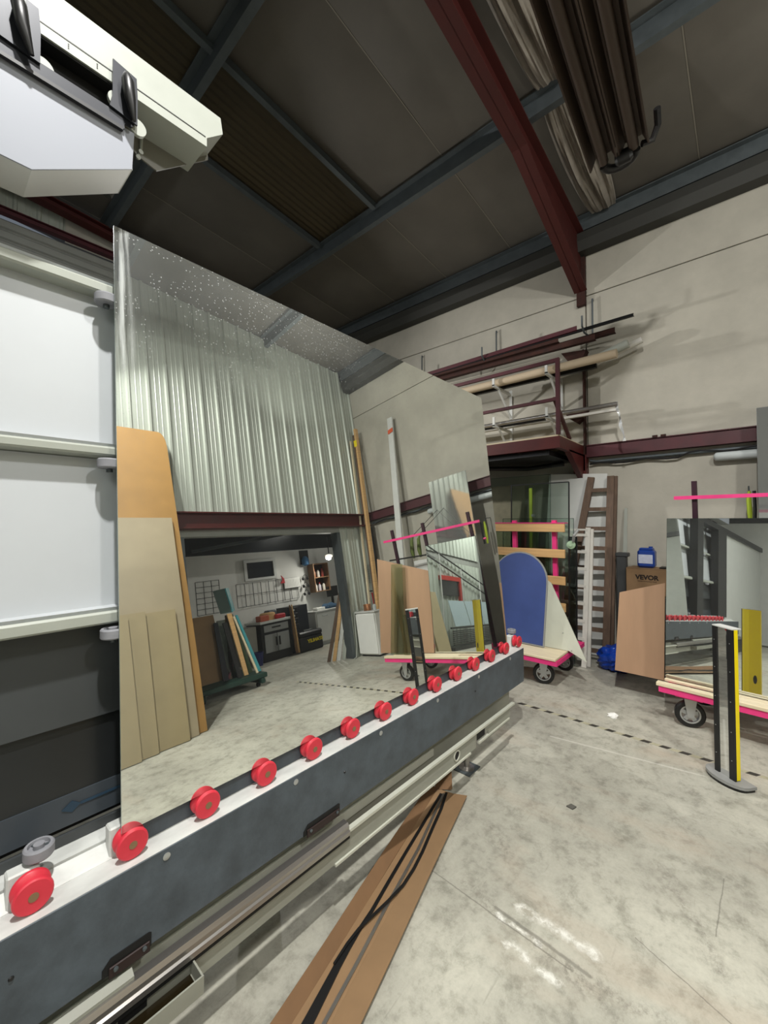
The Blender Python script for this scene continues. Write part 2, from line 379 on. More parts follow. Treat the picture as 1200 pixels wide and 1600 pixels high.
for k, (a, b) in enumerate(((2.12, 2.19), (4.75, 4.82))):
    t = B(a, b, W_ - .13, W_ + .035, 0, 2.205).build('trim_%d' % (k + 2), m_galv); structure(t, 'grey steel jamb at the %s side of the opening' % ('left', 'right')[k])
# front wall (behind the camera) and left wall
wf = structure(B(XF - .1, XF, -5.1, YL + .1, 0, 6.7).build('wall_front', m_clad_l), 'far pale end wall')
for k, y in enumerate((-1.9, .9, 3.7)):
    d = CB(XF, XF + .05, y, y + 2.3, .02, 3.1, c=.02).build('door_%d' % (k + 1), m_lt); structure(d, 'pale sectional door in a dark frame')
    MB().box(XF, XF + .09, y - .12, y, 0, 3.22).box(XF, XF + .09, y + 2.3, y + 2.42, 0, 3.22).box(XF, XF + .09, y, y + 2.3, 3.1, 3.22).build('door_frame', m_black, d)
wl = structure(B(XF, L_ + .05, YL, YL + .1, 0, 5.2).build('wall_left', m_clad_l), 'ribbed grey side wall behind the machine')
clad('cladding_sheet', wl, -3.4, 1.2, 5.40, lambda x: roof(x) - .05, YL - .0, -1, m_clad)
B(1.2, 5.6, YL - .02, YL, 5.31, 5.36).build('wall_panel', m_wall, wl)
MB().prism([(1.2, YL - .02, 5.36), (5.4, YL - .02, 5.36), (5.4, YL - .02, 5.37), (1.2, YL - .02, roof(1.2) - .05)], (0, .02, 0)).build('wall_panel', m_wall, wl)
for k in range(14):
    z = 5.30 - .13 * k
    mb = MB(); mb.prism([(-3, YL, z - .125), (-3, YL - .03, z - .11), (-3, YL - .03, z - .03), (-3, YL, z - .005)], (8.5, 0, 0)); mb.build('horizontal_plank', m_clad_l, wl)
tag(MB().box(-3, 5.4, YL - .13, YL - .035, 5.315, 5.325).box(-3, 5.4, YL - .09, YL - .08, 5.325, 5.38).box(-3, 5.4, YL - .13, YL - .035, 5.38, 5.39).build('red_beam', m_redd), 'maroon steel beam along the ribbed wall behind the machine', 'beam')
# ceiling
ce = structure(MB().prism([(XF, -5.1, roof(XF) + .02), (L_ + .2, -5.1, roof(L_ + .2) + .02), (L_ + .2, -5.1, roof(L_ + .2) + .12), (XF, -5.1, roof(XF) + .12)], (0, 12, 0)).build('ceiling', m_dark), 'sloping dark roof lined with foil panels')
PX = (-4.8, -2.66, -.52, 1.62, 3.74, 5.5)
YS = [-2.80 + 1.05 * k for k in range(11)]     # seams: .35, 1.40, 2.45, 3.5, 4.55 ...
for i in range(len(PX) - 1):
    for j in range(len(YS) - 1):
        x0, x1, y0, y1 = PX[i], PX[i + 1], YS[j], YS[j + 1]
        if x1 < -3 and i > 9: continue
        skyl = (3.4 < y0 < 3.6) and i in (0, 2, 3)
        mb = MB()
        if skyl:
            n = 12; vs = []; fs = []
            for k in range(n * 2 + 1):
                yy = y0 + .01 + (y1 - y0 - .02) * k / (n * 2); dz = .014 if k % 2 else 0
                vs += [(x0 + .01, yy, roof(x0) + .012 - dz), (x1 - .01, yy, roof(x1) + .012 - dz)]
            for k in range(n * 2): fs.append((2 * k, 2 * k + 1, 2 * k + 3, 2 * k + 2))
            MB().add(vs, fs).build('rooflight_sheet', m_sky, ce)
            continue
        vs = []; fs = []; nx, ny = 8, 6            # sagging lining panel
        for a in range(nx + 1):
            for b in range(ny + 1):
                u, v = a / nx, b / ny; sag = .035 * math.sin(math.pi * u) * math.sin(math.pi * v) ** .6 + random.uniform(0, .004)
                x = x0 + (x1 - x0) * u; vs.append((x, y0 + .008 + (y1 - y0 - .016) * v, roof(x) - sag))
        for a in range(nx):
            for b in range(ny): q = a * (ny + 1) + b; fs.append((q, q + 1, q + ny + 2, q + ny + 1))
        MB().add(vs, fs).build('lining_panel', m_lining, ce, smooth=True)
for j, y in enumerate(YS[1:-1]):
    for i in range(len(PX) - 1):
        x0, x1 = PX[i], PX[i + 1]
        MB().prism([(x0, y - .006, roof(x0) - .004), (x1, y - .006, roof(x1) - .004), (x1, y + .006, roof(x1) - .004), (x0, y + .006, roof(x0) - .004)], (0, 0, .01)).build('seam_strip', m_seam, ce)
for (ya, yb) in ((1.08, 1.46),):                 # bunched lining beside the red rafter
    for (x0, x1) in ((1.7, 3.68), (3.8, 5.4), (-.5, 1.55)):
        vs = []; fs = []; nx, ny = 24, 40
        for a in range(nx + 1):
            for b in range(ny + 1):
                u, v = a / nx, b / ny; x = x0 + (x1 - x0) * u
                pin = .2 + .8 * math.sin(math.pi * u) ** .6; yc = (ya + yb) / 2
                wv = .040 * math.sin(v * 17 + u * 2.4) + .016 * math.sin(v * 39 - u * 4) + .006 * math.sin(v * 80 + u * 9)
                vs.append((x, yc + ((ya + (yb - ya) * v) - yc) * (.6 + .4 * pin), roof(x) - .05 - (.06 + wv) * pin * math.sin(math.pi * v) ** .4))
        for a in range(nx):
            for b in range(ny): q = a * (ny + 1) + b; fs.append((q, q + 1, q + ny + 2, q + ny + 1))
        MB().add(vs, fs).build('lining_fold', m_fold, ce, smooth=True)
# purlins (zed section) and longitudinal members
def zed(mb, a, b, down, out):
    """a,b: ends; down: height vector; out: flange vector"""
    a, b, dn, ou = V(a), V(b), V(down), V(out); th = .004
    mb.prism([a, a + ou, a + ou + dn.normalized() * .012, a + dn.normalized() * .012], b - a)
    mb.prism([a, a + ou.normalized() * th, a + dn + ou.normalized() * th, a + dn], b - a)
    mb.prism([a + dn, a + dn - ou, a + dn - ou + dn.normalized() * -.012, a + dn - dn.normalized() * .012], b - a)
names = {-4.8: 'far behind the camera', -2.66: 'behind the camera', -.52: 'above the camera', 1.62: 'crossing the top left of the roof', 3.74: 'crossing the middle of the roof', 5.42: 'nearest the back wall above the dark gutter'}
for x in (-4.8, -2.66, -.52, 1.62, 3.74, 5.42):
    mb = MB(); z = roof(x) - .035
    zed(mb, (x, W_ + .02, z), (x, YL - .05, z), (0, 0, -.16), (-.065, 0, 0))
    tag(mb.build('steel_purlin', m_galv), 'grey galvanised steel roof purlin ' + names[x], 'beam', 'roof purlins')
for y, (x0, x1), nm in ((3.44, (-.45, 3.68), 'on the right side of the brown rooflight'), (4.52, (-.45, 3.68), 'on the left side of the brown rooflight')):
    mb = MB()
    mb.prism([(x0, y - .03, roof(x0) - .03), (x0, y + .03, roof(x0) - .03), (x0, y + .03, roof(x0) - .10), (x0, y - .03, roof(x0) - .10)], (x1 - x0, 0, roof(x1) - roof(x0)))
    tag(mb.build('roof_channel', m_galv), 'grey steel channel ' + nm, 'beam', 'rooflight channels')
mb = MB(); mb.prism([(L_ - .16, W_ + .03, 4.97), (L_ - .004, W_ + .03, 4.97), (L_ - .004, W_ + .03, 5.18), (L_ - .2, W_ + .03, 5.18), (L_ - .2, W_ + .03, 5.08)], (0, YL - W_ - .1, 0))
tag(mb.build('eaves_gutter', m_dark), 'dark grey eaves gutter along the top of the white back wall', 'gutter')
# rafters
def rafter(y, label, x0=-5.9, dp=.26, hn=.42):
    t = thing('steel_rafter', (5.5, y, 4.4), label, 'beam', 'red steel rafters')
    f = .075
    def zt(x): return roof(x) - .20
    mb = MB()
    zb = lambda x: zt(x) - (dp if x < 3.7 else dp + (x - 3.7) / 1.84 * hn)
    xs = [x0, 3.7, 5.54]
    web = [(x, y - .005, zt(x)) for x in xs] + [(x, y - .005, zb(x)) for x in reversed(xs)]
    mb.prism(web, (0, .01, 0)); mb.build('web', m_redb, t)
    mb = MB(); 
    for a, b in zip(xs[:-1], xs[1:]):
        mb.prism([(a, y - f, zb(a)), (b, y - f, zb(b)), (b, y - f, zb(b) + .014), (a, y - f, zb(a) + .014)], (0, 2 * f, 0))
    mb.build('bottom_flange', m_redb, t)
    mb = MB(); mb.prism([(x0, y - f, zt(x0)), (5.54, y - f, zt(5.54)), (5.54, y - f, zt(5.54) + .014), (x0, y - f, zt(x0) + .014)], (0, 2 * f, 0)); mb.build('top_flange', m_redb, t)
    B(5.54, 5.598, y - .05, y + .05, zb(5.54) - .17, 4.95).build('end_plate', m_rust, t)
    return t
rafter(1.58, 'dark red steel rafter running over the room to the back wall')
rafter(6.50, 'dark red steel rafter above the machine along the left wall', dp=.09, hn=.2)
# red rails round the walls
t = thing('wall_rail', (5.55, -.4, 2.4), 'maroon steel rail along the back wall right of the platform', 'rail')
MB().box(5.5, 5.6, W_ + .05, 1.53, 2.385, 2.395).box(5.52, 5.53, W_ + .05, 1.53, 2.385, 2.535).box(5.5, 5.6, W_ + .05, 1.53, 2.527, 2.537).build('channel', m_redd, t)
for y in (.72, .8): B(5.5, 5.52, y - .02, y + .03, 2.53, 2.56).build('weld_lump', m_rust, t)
t = thing('opening_beam', (3.9, W_ + .08, 2.29), 'dark red steel beam over the workshop opening', 'beam')
MB().box(1.0, 5.5, W_ + .03, W_ + .18, 2.29, 2.305).box(1.0, 5.5, W_ + .03, W_ + .18, 2.49, 2.505).box(1.0, 5.5, W_ + .07, W_ + .085, 2.305, 2.49).build('web_and_flanges', m_red, t)
tag(MB().tube([(5.56, 1.5, 2.345), (5.555, 1.42, 2.325), (5.555, 1.3, 2.33), (5.555, -2.3, 2.335)], .018, 10).build('conduit_pipe', m_galv, smooth=True), 'grey conduit pipe clipped below the maroon rail', 'pipe')
mb = MB(); pts = [(5.545, 1.5 - .1 * k, 2.30 + .012 * math.sin(k * 1.3) + (.03 if k > 9 else 0)) for k in range(38)]
tag(mb.tube(pts, .012, 8).build('power_cable', m_black, smooth=True), 'black sagging cable running under the conduit on the back wall', 'cable')
tag(MB().tube([(5.535, -2.38, 2.27), (5.535, -2.38, 1.2), (5.535, -2.38, .005)], .042, 12).build('drain_pipe', m_black, smooth=True), 'black down pipe standing in the corner behind the timber poles', 'pipe')
# wall lamps
def wall_lamp(y0, y1, label):
    t = thing('strip_light', (5.55, (y0 + y1) / 2, 2.24), label, 'lamp', 'grey strip lights under the rail')
    mb = MB(); n = 12
    for k, (yy, rr) in enumerate(()): pass
    prof = [(0, .02), (.015, .04), (.03, .046), (y1 - y0 - .03, .046), (y1 - y0 - .015, .04), (y1 - y0, .02)]
    mb.lathe((5.535, y0, 2.26), (0, 1, 0), prof, 16).build('lens', m_lens, t, smooth=True)
    B(5.555, 5.6, y0 + .01, y1 - .01, 2.225, 2.30).build('housing', m_lt, t)
    MB().tube([(5.50, y0 + .03, 2.275), (5.50, y1 - .03, 2.275)], .008, 6).build('clip_rail', m_grey, t)
    return t
wall_lamp(-1.02, .29, 'grey strip light on the back wall under the maroon rail')
# column and platform
t = thing('wall_column', (5.52, 1.6, 0), 'rusty red steel column behind the platform railing', 'column')
B(5.50, 5.598, 1.545, 1.56, 2.22, 3.75).build('flange', m_rust, t)
B(5.5, 5.598, 1.53, 1.68, 2.05, 2.42).build('bracket_plate', m_red, t)
MB().prism([(5.5, 1.56, 2.42), (4.95, 1.56, 2.42), (5.5, 1.56, 2.1)], (0, .06, 0)).build('gusset', m_red, t)
for (z, dz) in ((3.72, .12), (2.98, .1)):
    mb = MB(); mb.prism([(5.45, 1.50, z), (5.45, 1.80, z + .03), (5.45, 1.70, z - dz), (5.45, 1.62, z - dz * 1.6), (5.45, 1.55, z - dz)], (.12, 0, 0)); mb.build('rust_patch', m_rust, t)
t = thing('platform', (4.9, 3.4, 2.42), 'dark red steel platform with railing fixed high on the back wall', 'platform')
B(4.64, 4.70, 1.56, 6.2, 2.40, 2.53).build('edge_beam', m_red, t)
B(4.70, 5.58, 1.56, 1.62, 2.40, 2.53).build('edge_beam', m_red, t)
B(4.66, 5.59, 1.58, 6.2, 2.53, 2.55).build('deck_board', m_pinel, t)
for y in (2.4, 3.3, 4.2, 5.1): B(4.70, 5.58, y, y + .06, 2.40, 2.528).build('joist', m_black, t)
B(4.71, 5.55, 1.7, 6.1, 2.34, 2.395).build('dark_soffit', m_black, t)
B(4.645, 4.685, 1.56, 1.60, 2.55, 3.40).build('railing_post', m_redd, t)
B(4.645, 4.685, 4.0, 4.04, 2.55, 3.40).build('railing_post', m_redd, t)
B(4.648, 4.682, 1.60, 6.0, 3.36, 3.40).build('top_rail', m_redd, t)
B(4.648, 4.682, 1.60, 6.0, 2.93, 2.965).build('mid_rail', m_redd, t)
MB().bar((4.66, 1.62, 2.96), (5.3, 1.66, 2.6), .035, .035).build('brace', m_redd, t)
tag(MB().tube([(4.75, 6.0, 2.30), (4.8, 3.0, 2.30), (5.3, 2.2, 2.28), (5.35, 1.75, 2.31)], .03, 8).build('hose', m_black, smooth=True), 'black hose slung under the dark red platform', 'hose')
# pipe racks on wall
def rack(y, z, label, kind):
    t = thing('pipe_rack_hook' if kind == 'hook' else 'pipe_rack_bracket', (5.5, y, z), label, 'bracket', 'upper rod hooks' if kind == 'hook' else 'white pipe brackets')
    if kind == 'hook':
        MB().tube([(5.58, y, z + .50), (5.56, y, z + .52), (5.555, y, z + .05), (5.5, y, z), (5.2, y, z - .03), (5.12, y, z + .02), (5.12, y, z + .14)], .011, 8).build('rod', m_galv, t, smooth=True)
    else:
        MB().box(5.585, 5.6, y - .02, y + .02, z - .35, z + .06).build('wall_plate', m_lt, t)
        MB().bar((5.59, y, z), (5.05, y, z), .03, .03).build('arm', m_lt, t)
        MB().bar((5.58, y, z - .33), (5.2, y, z - .01), .022, .022).build('stay', m_lt, t)
        B(5.05, 5.07, y - .015, y + .015, z, z + .12).build('stop', m_lt, t)
for y, nm in ((4.1, 'leftmost'), (2.75, 'middle'), (1.45, 'rightmost')): rack(y, 3.86, nm + ' thin rod hook carrying the top bundle of bars on the back wall', 'hook')
for z, row in ((3.40, 'upper'), (2.86, 'lower')):
    for y, nm in ((4.2, 'left'), (2.55, 'middle'), (1.85, 'right')): rack(y, z, 'white steel bracket at the %s end of the %s pipe row' % (nm, row), 'arm')
bars = [('angle_bar', 5.2, .94, 3.86, 5.10, .94, m_black, .03, 'long black bar reaching furthest right on the top hooks'),
        ('angle_bar', 5.20, 1.75, 3.80, 4.9, 0, m_rust, .07, 'rust brown bar ending left of the column on the top hooks'),
        ('angle_bar', 5.26, 1.35, 3.72, 4.6, 0, m_rust, .065, 'rust brown bar in the middle of the top bundle'),
        ('angle_bar', 5.16, 1.52, 3.84, 4.4, 0, m_redd, .05, 'maroon bar lying highest in the top bundle'),
        ('angle_bar', 5.36, 1.16, 3.76, 4.7, 0, m_rust, .06, 'rust brown bar nearest the wall in the top bundle'),
        ('angle_bar', 5.42, 2.55, 3.88, 5.2, 0, m_galv, .04, 'grey steel bar at the back of the top bundle')]
for k, (n_, x, y0, z, y1, _, mm, s_, lab) in enumerate(bars):
    mb = MB(); dz = .01 * k; s2 = s_
    mb.prism([(x, y0, z + dz), (x + s2, y0, z + dz), (x + s2, y0, z + dz + .006), (x + .006, y0, z + dz + .006), (x + .006, y0, z + dz + s2), (x, y0, z + dz + s2)], (-.05 + .02 * k, y1 - y0, .03 * ((k % 3) - 1)))
    tag(mb.build(n_, mm), lab, 'bar', 'bars on the top hooks')
tag(MB().box(5.44, 5.52, 2.9, 5.6, 3.95, 3.98).box(5.51, 5.52, 2.9, 5.6, 3.98, 4.05).build('gutter_section', m_lt), 'pale grey gutter length behind the top bars', 'gutter')
tag(MB().lathe((5.16, 1.10, 3.47), (0, 1, -.005), [(0, .035), (.0, .052), (4.3, .052), (4.3, .035)], 18).build('cardboard_tube', mat('beige_tube', '#b6a58c', .6), smooth=True), 'long beige tube on the upper pipe brackets', 'pipe')
tag(MB().bar((5.32, 1.35, 3.44), (5.30, 5.3, 3.44), .05, .05).build('dark_profile', m_black), 'black profile beside the beige tube', 'bar')
tag(MB().tube([(5.34, 1.02, 3.62), (5.36, 1.5, 3.50), (5.38, 2.0, 3.47)], .05, 12).build('film_roll', m_white, smooth=True), 'white wrapped roll resting on top of the beige tube', 'roll')
tag(MB().tube([(5.44, .9, 3.66), (5.46, 1.4, 3.52), (5.47, 1.9, 3.47)], .035, 12).build('film_roll', m_alu, smooth=True), 'thinner white roll behind the wrapped roll', 'roll')
tag(MB().lathe((5.15, 1.10, 2.90), (0, 1, 0), [(0, .016), (0, .026), (4.4, .026), (4.4, .016)], 12).build('steel_tube', m_steel, smooth=True), 'shiny steel tube on the lower brackets with a taped end', 'pipe')
tag(MB().bar((5.28, 1.95, 2.90), (5.26, 5.4, 2.90), .05, .04).build('dark_profile', m_black), 'black profile on the lower brackets left of the railing post', 'bar')
tag(MB().bar((5.40, 1.15, 2.895), (5.42, 5.2, 2.895), .05, .03).build('aluminium_profile', m_alu), 'pale aluminium profile at the back of the lower brackets', 'bar')
mb = MB(); vs = []; fs = []
for k in range(14):
    z = 2.93 - k * .035; vs += [(5.14 + .02 * math.sin(k * 2.1), 1.10 - .006 * k, z), (5.17 + .02 * math.sin(k * 1.3), 1.13 - .006 * k + .01 * math.sin(k), z)]
for k in range(13): fs.append((2 * k, 2 * k + 1, 2 * k + 3, 2 * k + 2))
tag(MB().add(vs, fs).build('torn_film', mat('shiny_film', '#e8ebec', .12, .3)), 'shiny torn film hanging from the end of the steel tube', 'film')
# radiant heater hanging from roof
t = thing('radiant_heater', (2.9, .62, 4.4), 'long dark brown radiant tube heater with two reflector troughs under the roof', 'heater')
m_heat = mat('brown_heater_steel', '#4a3f37', .42, .4, var=.12, scale=3, stretch=(.3, 3, 3))
a0 = V((.6, .545, 4.40)); a1 = V((3.50, .715, 4.40)); dl = a1 - a0
for off, nm in ((-.102, 'reflector'), (.102, 'reflector')):
    pr = [(0, off - .10, -.04), (0, off - .06, .06), (0, off + .06, .06), (0, off + .10, -.04), (0, off + .09, -.04), (0, off + .055, .05), (0, off - .055, .05), (0, off - .09, -.04)]
    MB().prism([a0 + V(p) for p in pr], dl).build(nm, m_heat, t)
    MB().tube([a0 + V((0, off, -.005)), a1 + V((0, off, -.005))], .035, 12).build('burner_tube', m_heat, t, smooth=True)
MB().bar(a0 + V((0, 0, .08)), a1 + V((0, 0, .08)), .08, .04).build('spine', m_black, t)
pts = [a1 + V((.03, .11 * math.cos(a) , -.01 - .02 * math.sin(a))) + V((.07 * math.sin(a), 0, 0)) for a in [k * math.pi / 8 for k in range(9)]]
MB().tube(pts, .032, 10).build('return_bend', m_black, t, smooth=True)
MB().tube([(3.5, .56, 4.38), (3.54, .50, 4.40), (3.50, .46, 4.46), (3.40, .45, 4.50)], .022, 8).build('gas_hose', m_black, t, smooth=True)
MB().lathe((3.52, .74, 4.37), (0, -1, 0), [(0, .03), (.02, .05), (.1, .05), (.12, .03)], 12).build('end_cap', m_black, t, smooth=True)
for x in (1.0, 2.6): MB().tube([(x, .545 + .0586 * (x - .6), 4.5), (x, .545 + .0586 * (x - .6), roof(x) - .04)], .005, 6).build('suspension_rod', m_galv, t)
# ------------------------------------------------------------------ mirror surface maths
ZB, T0, T1, ZT = .71, 4.9, 5.9, 1.5
def tilt(z): return math.radians(T0 + (T1 - T0) * min(max((z - ZB) / (ZT - ZB), 0), 1))
TAB = [(ZB, 1.352)]
while TAB[-1][0] < 2.7:
    z, y = TAB[-1]; TAB.append((z + .01, y + .01 * math.tan(tilt(z + .005))))
def Ym(z):
    if z <= ZB: return 1.352 - (ZB - z) * math.tan(tilt(ZB))
    k = min((z - ZB) / .01, len(TAB) - 1.001); i = int(k); return TAB[i][1] + (TAB[i + 1][1] - TAB[i][1]) * (k - i)
# ------------------------------------------------------------------ the machine
mc = thing('glass_processing_machine', (1.0, 1.7, 0), 'tall white and slate vertical glass machine with red roller conveyor', 'machine')
XA, XB = -2.6, 3.03
# conveyor
CB(XA, XB, 1.30, 1.315, .391, .639, c=.002).build('front_panel', m_slate, mc)
MB().prism([(XB, 1.315, .391), (XB, 1.50, .391), (XB, 1.50, .60), (XB, 1.315, .639)], (-.01, 0, 0)).build('end_panel', m_slate, mc)
MB().prism([(XA, 1.302, .640), (XA, 1.376, .640), (XA, 1.376, .630), (XA, 1.302, .630)], (XB - XA, 0, 0)).build('conveyor_ledge', m_whited, mc)
MB().prism([(XA, 1.376, .641), (XA, 1.381, .645), (XA, 1.418, .668), (XA, 1.418, .60), (XA, 1.376, .60)], (XB - XA, 0, 0)).build('conveyor_ledge', m_whited, mc)
B(XA, XB - .05, 1.424, 1.490, .60, .672).build('rear_strip', m_whited, mc)
B(XA, XB - .05, 1.418, 1.424, .60, .655).build('joint_gap', m_blk, mc)
B(.40, 2.86, 1.3765, 1.381, .637, .707).build('dark_strip', m_slate, mc)  # thin dark strip just below the bottom edge of the mirror
WX = [.145 + .1642 * k for k in range(-8, 14)]
hub = None
for k, r in enumerate(WX):
    x = r * 1.325; last = (k == len(WX) - 1)
    mb = MB().lathe((x, 1.325, .682), (0, 1, 0), [(0, .012), (0, .037), (.003, .0405), (.009, .0415), (.012, .039), (.021, .026), (.029, .026), (.036, .039), (.039, .0410), (.045, .0410), (.048, .037), (.048, .012)], 32)
    wh = mb.build('support_wheel', m_tyre, mc, smooth=True)
    MB().lathe((x, 1.3235, .682), (0, 1, 0), [(0, .005), (0, .0105), (.004, .0105), (.004, .005)], 16).build('hub', m_brass, wh, smooth=True)
    CB(x - .045, x + .02, 1.378, 1.418, .636, .722, c=.004).build('wheel_bracket', m_whited, mc)
def roller(x, y, z, nm='guide_roller', par=mc, r=.033, h=.030):
    g = MB().lathe((x, y, z - h / 2), (0, 0, 1), [(0, r * .55), (0, r * .9), (.004, r), (h - .004, r), (h, r * .9), (h, r * .72), (h - .009, r * .68), (h - .009, .012), (h + .002, .012), (h + .002, .001)], 28).build(nm, m_roll, par, smooth=True)
    MB().lathe((x, y, z - h / 2 - .012), (0, 0, 1), [(0, .009), (.010, .009)], 10).build('axle', m_galv, g, smooth=True)
    for a in range(3):
        MB().bar((x + .011 * math.cos(a * 2.1), y + .011 * math.sin(a * 2.1), z + .006), (x + r * .7 * math.cos(a * 2.1), y + r * .7 * math.sin(a * 2.1), z + .006), .006, .006).build('spoke', m_galv, g)
for k, r in enumerate(WX):
    if k in (8, len(WX) - 1): roller(r * 1.325 + .02, 1.400, .745)
# back panels (leaning)
def plane_panel(name, r0, r1, off, m, x0=XA, x1=2.3, th=.012, par=mc):
    """strip of the leaning bed between heights r0..r1, off metres behind the glass plane"""
    return MB().prism([(x0, Ym(r0) + off, r0), (x0, Ym(r1) + off, r1), (x0, Ym(r1) + off + th, r1), (x0, Ym(r0) + off + th, r0)], (x1 - x0, 0, 0)).build(name, m, par)
plane_panel('lower_strip', .674, .70, .135, m_char)
plane_panel('belt_gap', .70, .722, .16, m_blk, th=.005)
sp_ = plane_panel('slate_strip', .722, .806, .135, m_slatel)
for xa in (.32, -.02):       # printed blue arrows
    MB().prism([(xa, Ym(.772) + .133, .772), (xa - .02, Ym(.772) + .133, .788), (xa - .045, Ym(.770) + .133, .770), (xa - .02, Ym(.772) + .133, .755)], (0, -.0015, 0)).build('blue_arrow', mat('arrow_blue', '#1c3446', .5), sp_)
    MB().prism([(xa, Ym(.768) + .133, .768), (xa + .12, Ym(.768) + .133, .769), (xa + .12, Ym(.776) + .133, .776), (xa, Ym(.776) + .133, .775)], (0, -.0015, 0)).build('blue_arrow', mat('arrow_blue', '#1c3446', .5), sp_)
plane_panel('black_panel', .806, 1.005, .14, mat('black_gloss_panel', '#1e2021', .3, var=.25, scale=2))
plane_panel('charcoal_panel', 1.005, 1.292, .125, m_char)
plane_panel('white_panel', 1.33, 1.80, .10, m_pan)
plane_panel('white_panel', 1.84, 2.345, .10, m_pan)
for zc, hh in ((1.310, .038), (1.822, .030), (2.362, .034)):
    o = Ym(zc)
    MB().prism([(XA, o + .112, zc - hh / 2 - .005), (XA, o + .052, zc - hh / 2), (XA, o + .046, zc - hh / 2 + .006), (XA, o + .046, zc + hh / 2 - .006), (XA, o + .052, zc + hh / 2), (XA, o + .112, zc + hh / 2)], (2.3 - XA, 0, 0)).build('roller_ledge', m_white, mc)
    MB().prism([(XA, o + .060, zc + hh / 2), (XA, o + .055, zc + hh / 2 + .010), (XA, o + .112, zc + hh / 2 + .010), (XA, o + .112, zc + hh / 2)], (2.3 - XA, 0, 0)).build('ledge_cap', m_pan, mc)
    for x in (-2.1, -1.55, -1.0, -.45, .385, .93, 1.48, 2.03):
        roller(x, Ym(zc - .04) + .0385, zc - hh / 2 - .026)
# bed frame behind
for x in (-2.5, .95, 2.15): MB().prism([(x, 1.56, 0), (x, 1.68, 0), (x, Ym(2.4) + .24, 2.40), (x, Ym(2.4) + .12, 2.40)], (.10, 0, 0)).build('rear_post', m_mgrey, mc)
B(-2.5, 2.8, 1.50, 1.62, .24, .34).build('base_beam', m_mgrey, mc)
B(XA, XB - .1, 1.318, 1.50, .40, .60).build('conveyor_body', m_char, mc)
# lower beams
b2 = B(-1.2, 2.87, 1.345, 1.39, .235, .352).build('upper_beam', m_mgrey, mc)
B(.2, 1.9, 1.335, 1.345, .30, .338).build('beam_lip', m_lip, b2)
cb = MB()
hx = 2.02; BY = 1.27
cb.box(-1.5, 2.25, BY, BY + .008, .222, .322).box(2.41, 2.72, BY, BY + .008, .222, .322).box(2.25, 2.41, BY, BY + .008, .27, .322)
cb.build('channel_beam', m_mgrey, mc)
MB().box(.88 * BY, 2.78, BY - .010, BY + .012, .312, .324).build('beam_lip', m_lip, mc)
MB().box(.88 * BY, 2.18, BY - .008, BY + .010, .216, .226).box(2.28, 2.70, BY - .008, BY + .010, .236, .246).build('beam_lip', m_lip, mc)
MB().lathe((2.03, BY + .002, .27), (0, -1, 0), [(0, .030), (.008, .030), (.008, .024), (0, .024)], 24).build('hole_ring', m_lip, mc)
MB().lathe((2.03, BY + .003, .27), (0, -1, 0), [(0, .001), (.004, .024)], 24).build('round_hole', m_blk, mc)
B(2.26, 2.36, BY - .001, BY + .0, .262, .30).build('notch', m_blk, mc)
# stainless rail
MB().prism([(XA, 1.296, .352), (XA, 1.27, .352), (XA, 1.262, .340), (XA, 1.262, .326), (XA, 1.255, .322), (XA, 1.255, .306), (XA, 1.27, .302), (XA, 1.296, .302)], (1.19 - XA, 0, 0)).build('steel_rail', m_steel, mc)
MB().prism([(XA, 1.296, .3525), (XA, 1.276, .3525), (XA, 1.276, .362), (XA, 1.296, .372)], (.40 - XA, 0, 0)).build('rail_cap', m_mgrey, mc)
B(XA, 1.19, 1.258, 1.296, .292, .301).build('seal_strip', m_blk, mc)
# cut-outs with brackets
for (x0, x1, z0, z1) in ((.33, .45, .391, .432), (.985, 1.17, .391, .428)):
    s = MB().prism([(x0, 1.2995, z0), (x1, 1.2995, z0), (x1, 1.2995, z1 - .004), (x1 - .006, 1.2995, z1), (x0 + .02, 1.2995, z1), (x0, 1.2995, z1 - .02)], (0, -.002, 0)).build('slot', m_blk, mc)
    CB(x0 + .015, x1 - .005, 1.292, 1.298, z0 - .01, z0 + .02, c=.002).build('slot_bracket', m_slot, s)
    for xx in (x0 + .03, x1 - .02): MB().lathe((xx, 1.291, z0 + .012), (0, -1, 0), [(0, .006), (.004, .006), (.006, .002)], 10).build('bolt', m_galv, s, smooth=True)
for x in (-.4, .05, .49, .95, 1.427, 1.89, 2.345, 2.796):
    MB().lathe((x, 1.2998, .616), (0, -1, 0), [(0, .0105), (.002, .0105), (.003, .007), (.003, .001)], 14).build('screw', m_zinc, mc, smooth=True)
for x in (.15, 1.2, 2.30): MB().lathe((x, 1.2998, .54), (0, -1, 0), [(0, .006), (.003, .004)], 8).build('rivet', m_black, mc)
# tray
tr = MB(); ty = 1.195
tr.box(-.9, .555, ty, 1.268, .246, .252).box(-.9, .555, ty, ty + .005, .252, .296).box(.550, .555, ty + .005, 1.268, .252, .296).box(-.9, -.895, ty + .005, 1.268, .252, .296)
tr.build('drip_tray', m_mgrey, mc); B(-.88, .545, ty + .007, 1.266, .253, .257).build('tray_oil', mat('dark_oil', '#1d170b', .2), mc)
B(.36, .43, 1.2685, 1.2695, .262, .285).build('tray_slot', m_blk, mc)
# feet
for x in (-1.4, 2.36):
    ft = MB().lathe((x, 1.40, .0), (0, 0, 1), [(0, .05), (.01, .05), (.014, .03), (.016, .018), (.235, .018)], 16).build('levelling_foot', m_steel, mc, smooth=True)
    B(x - .07, x + .07, 1.34, 1.46, 0, .006).build('foot_plate', m_galv, ft)
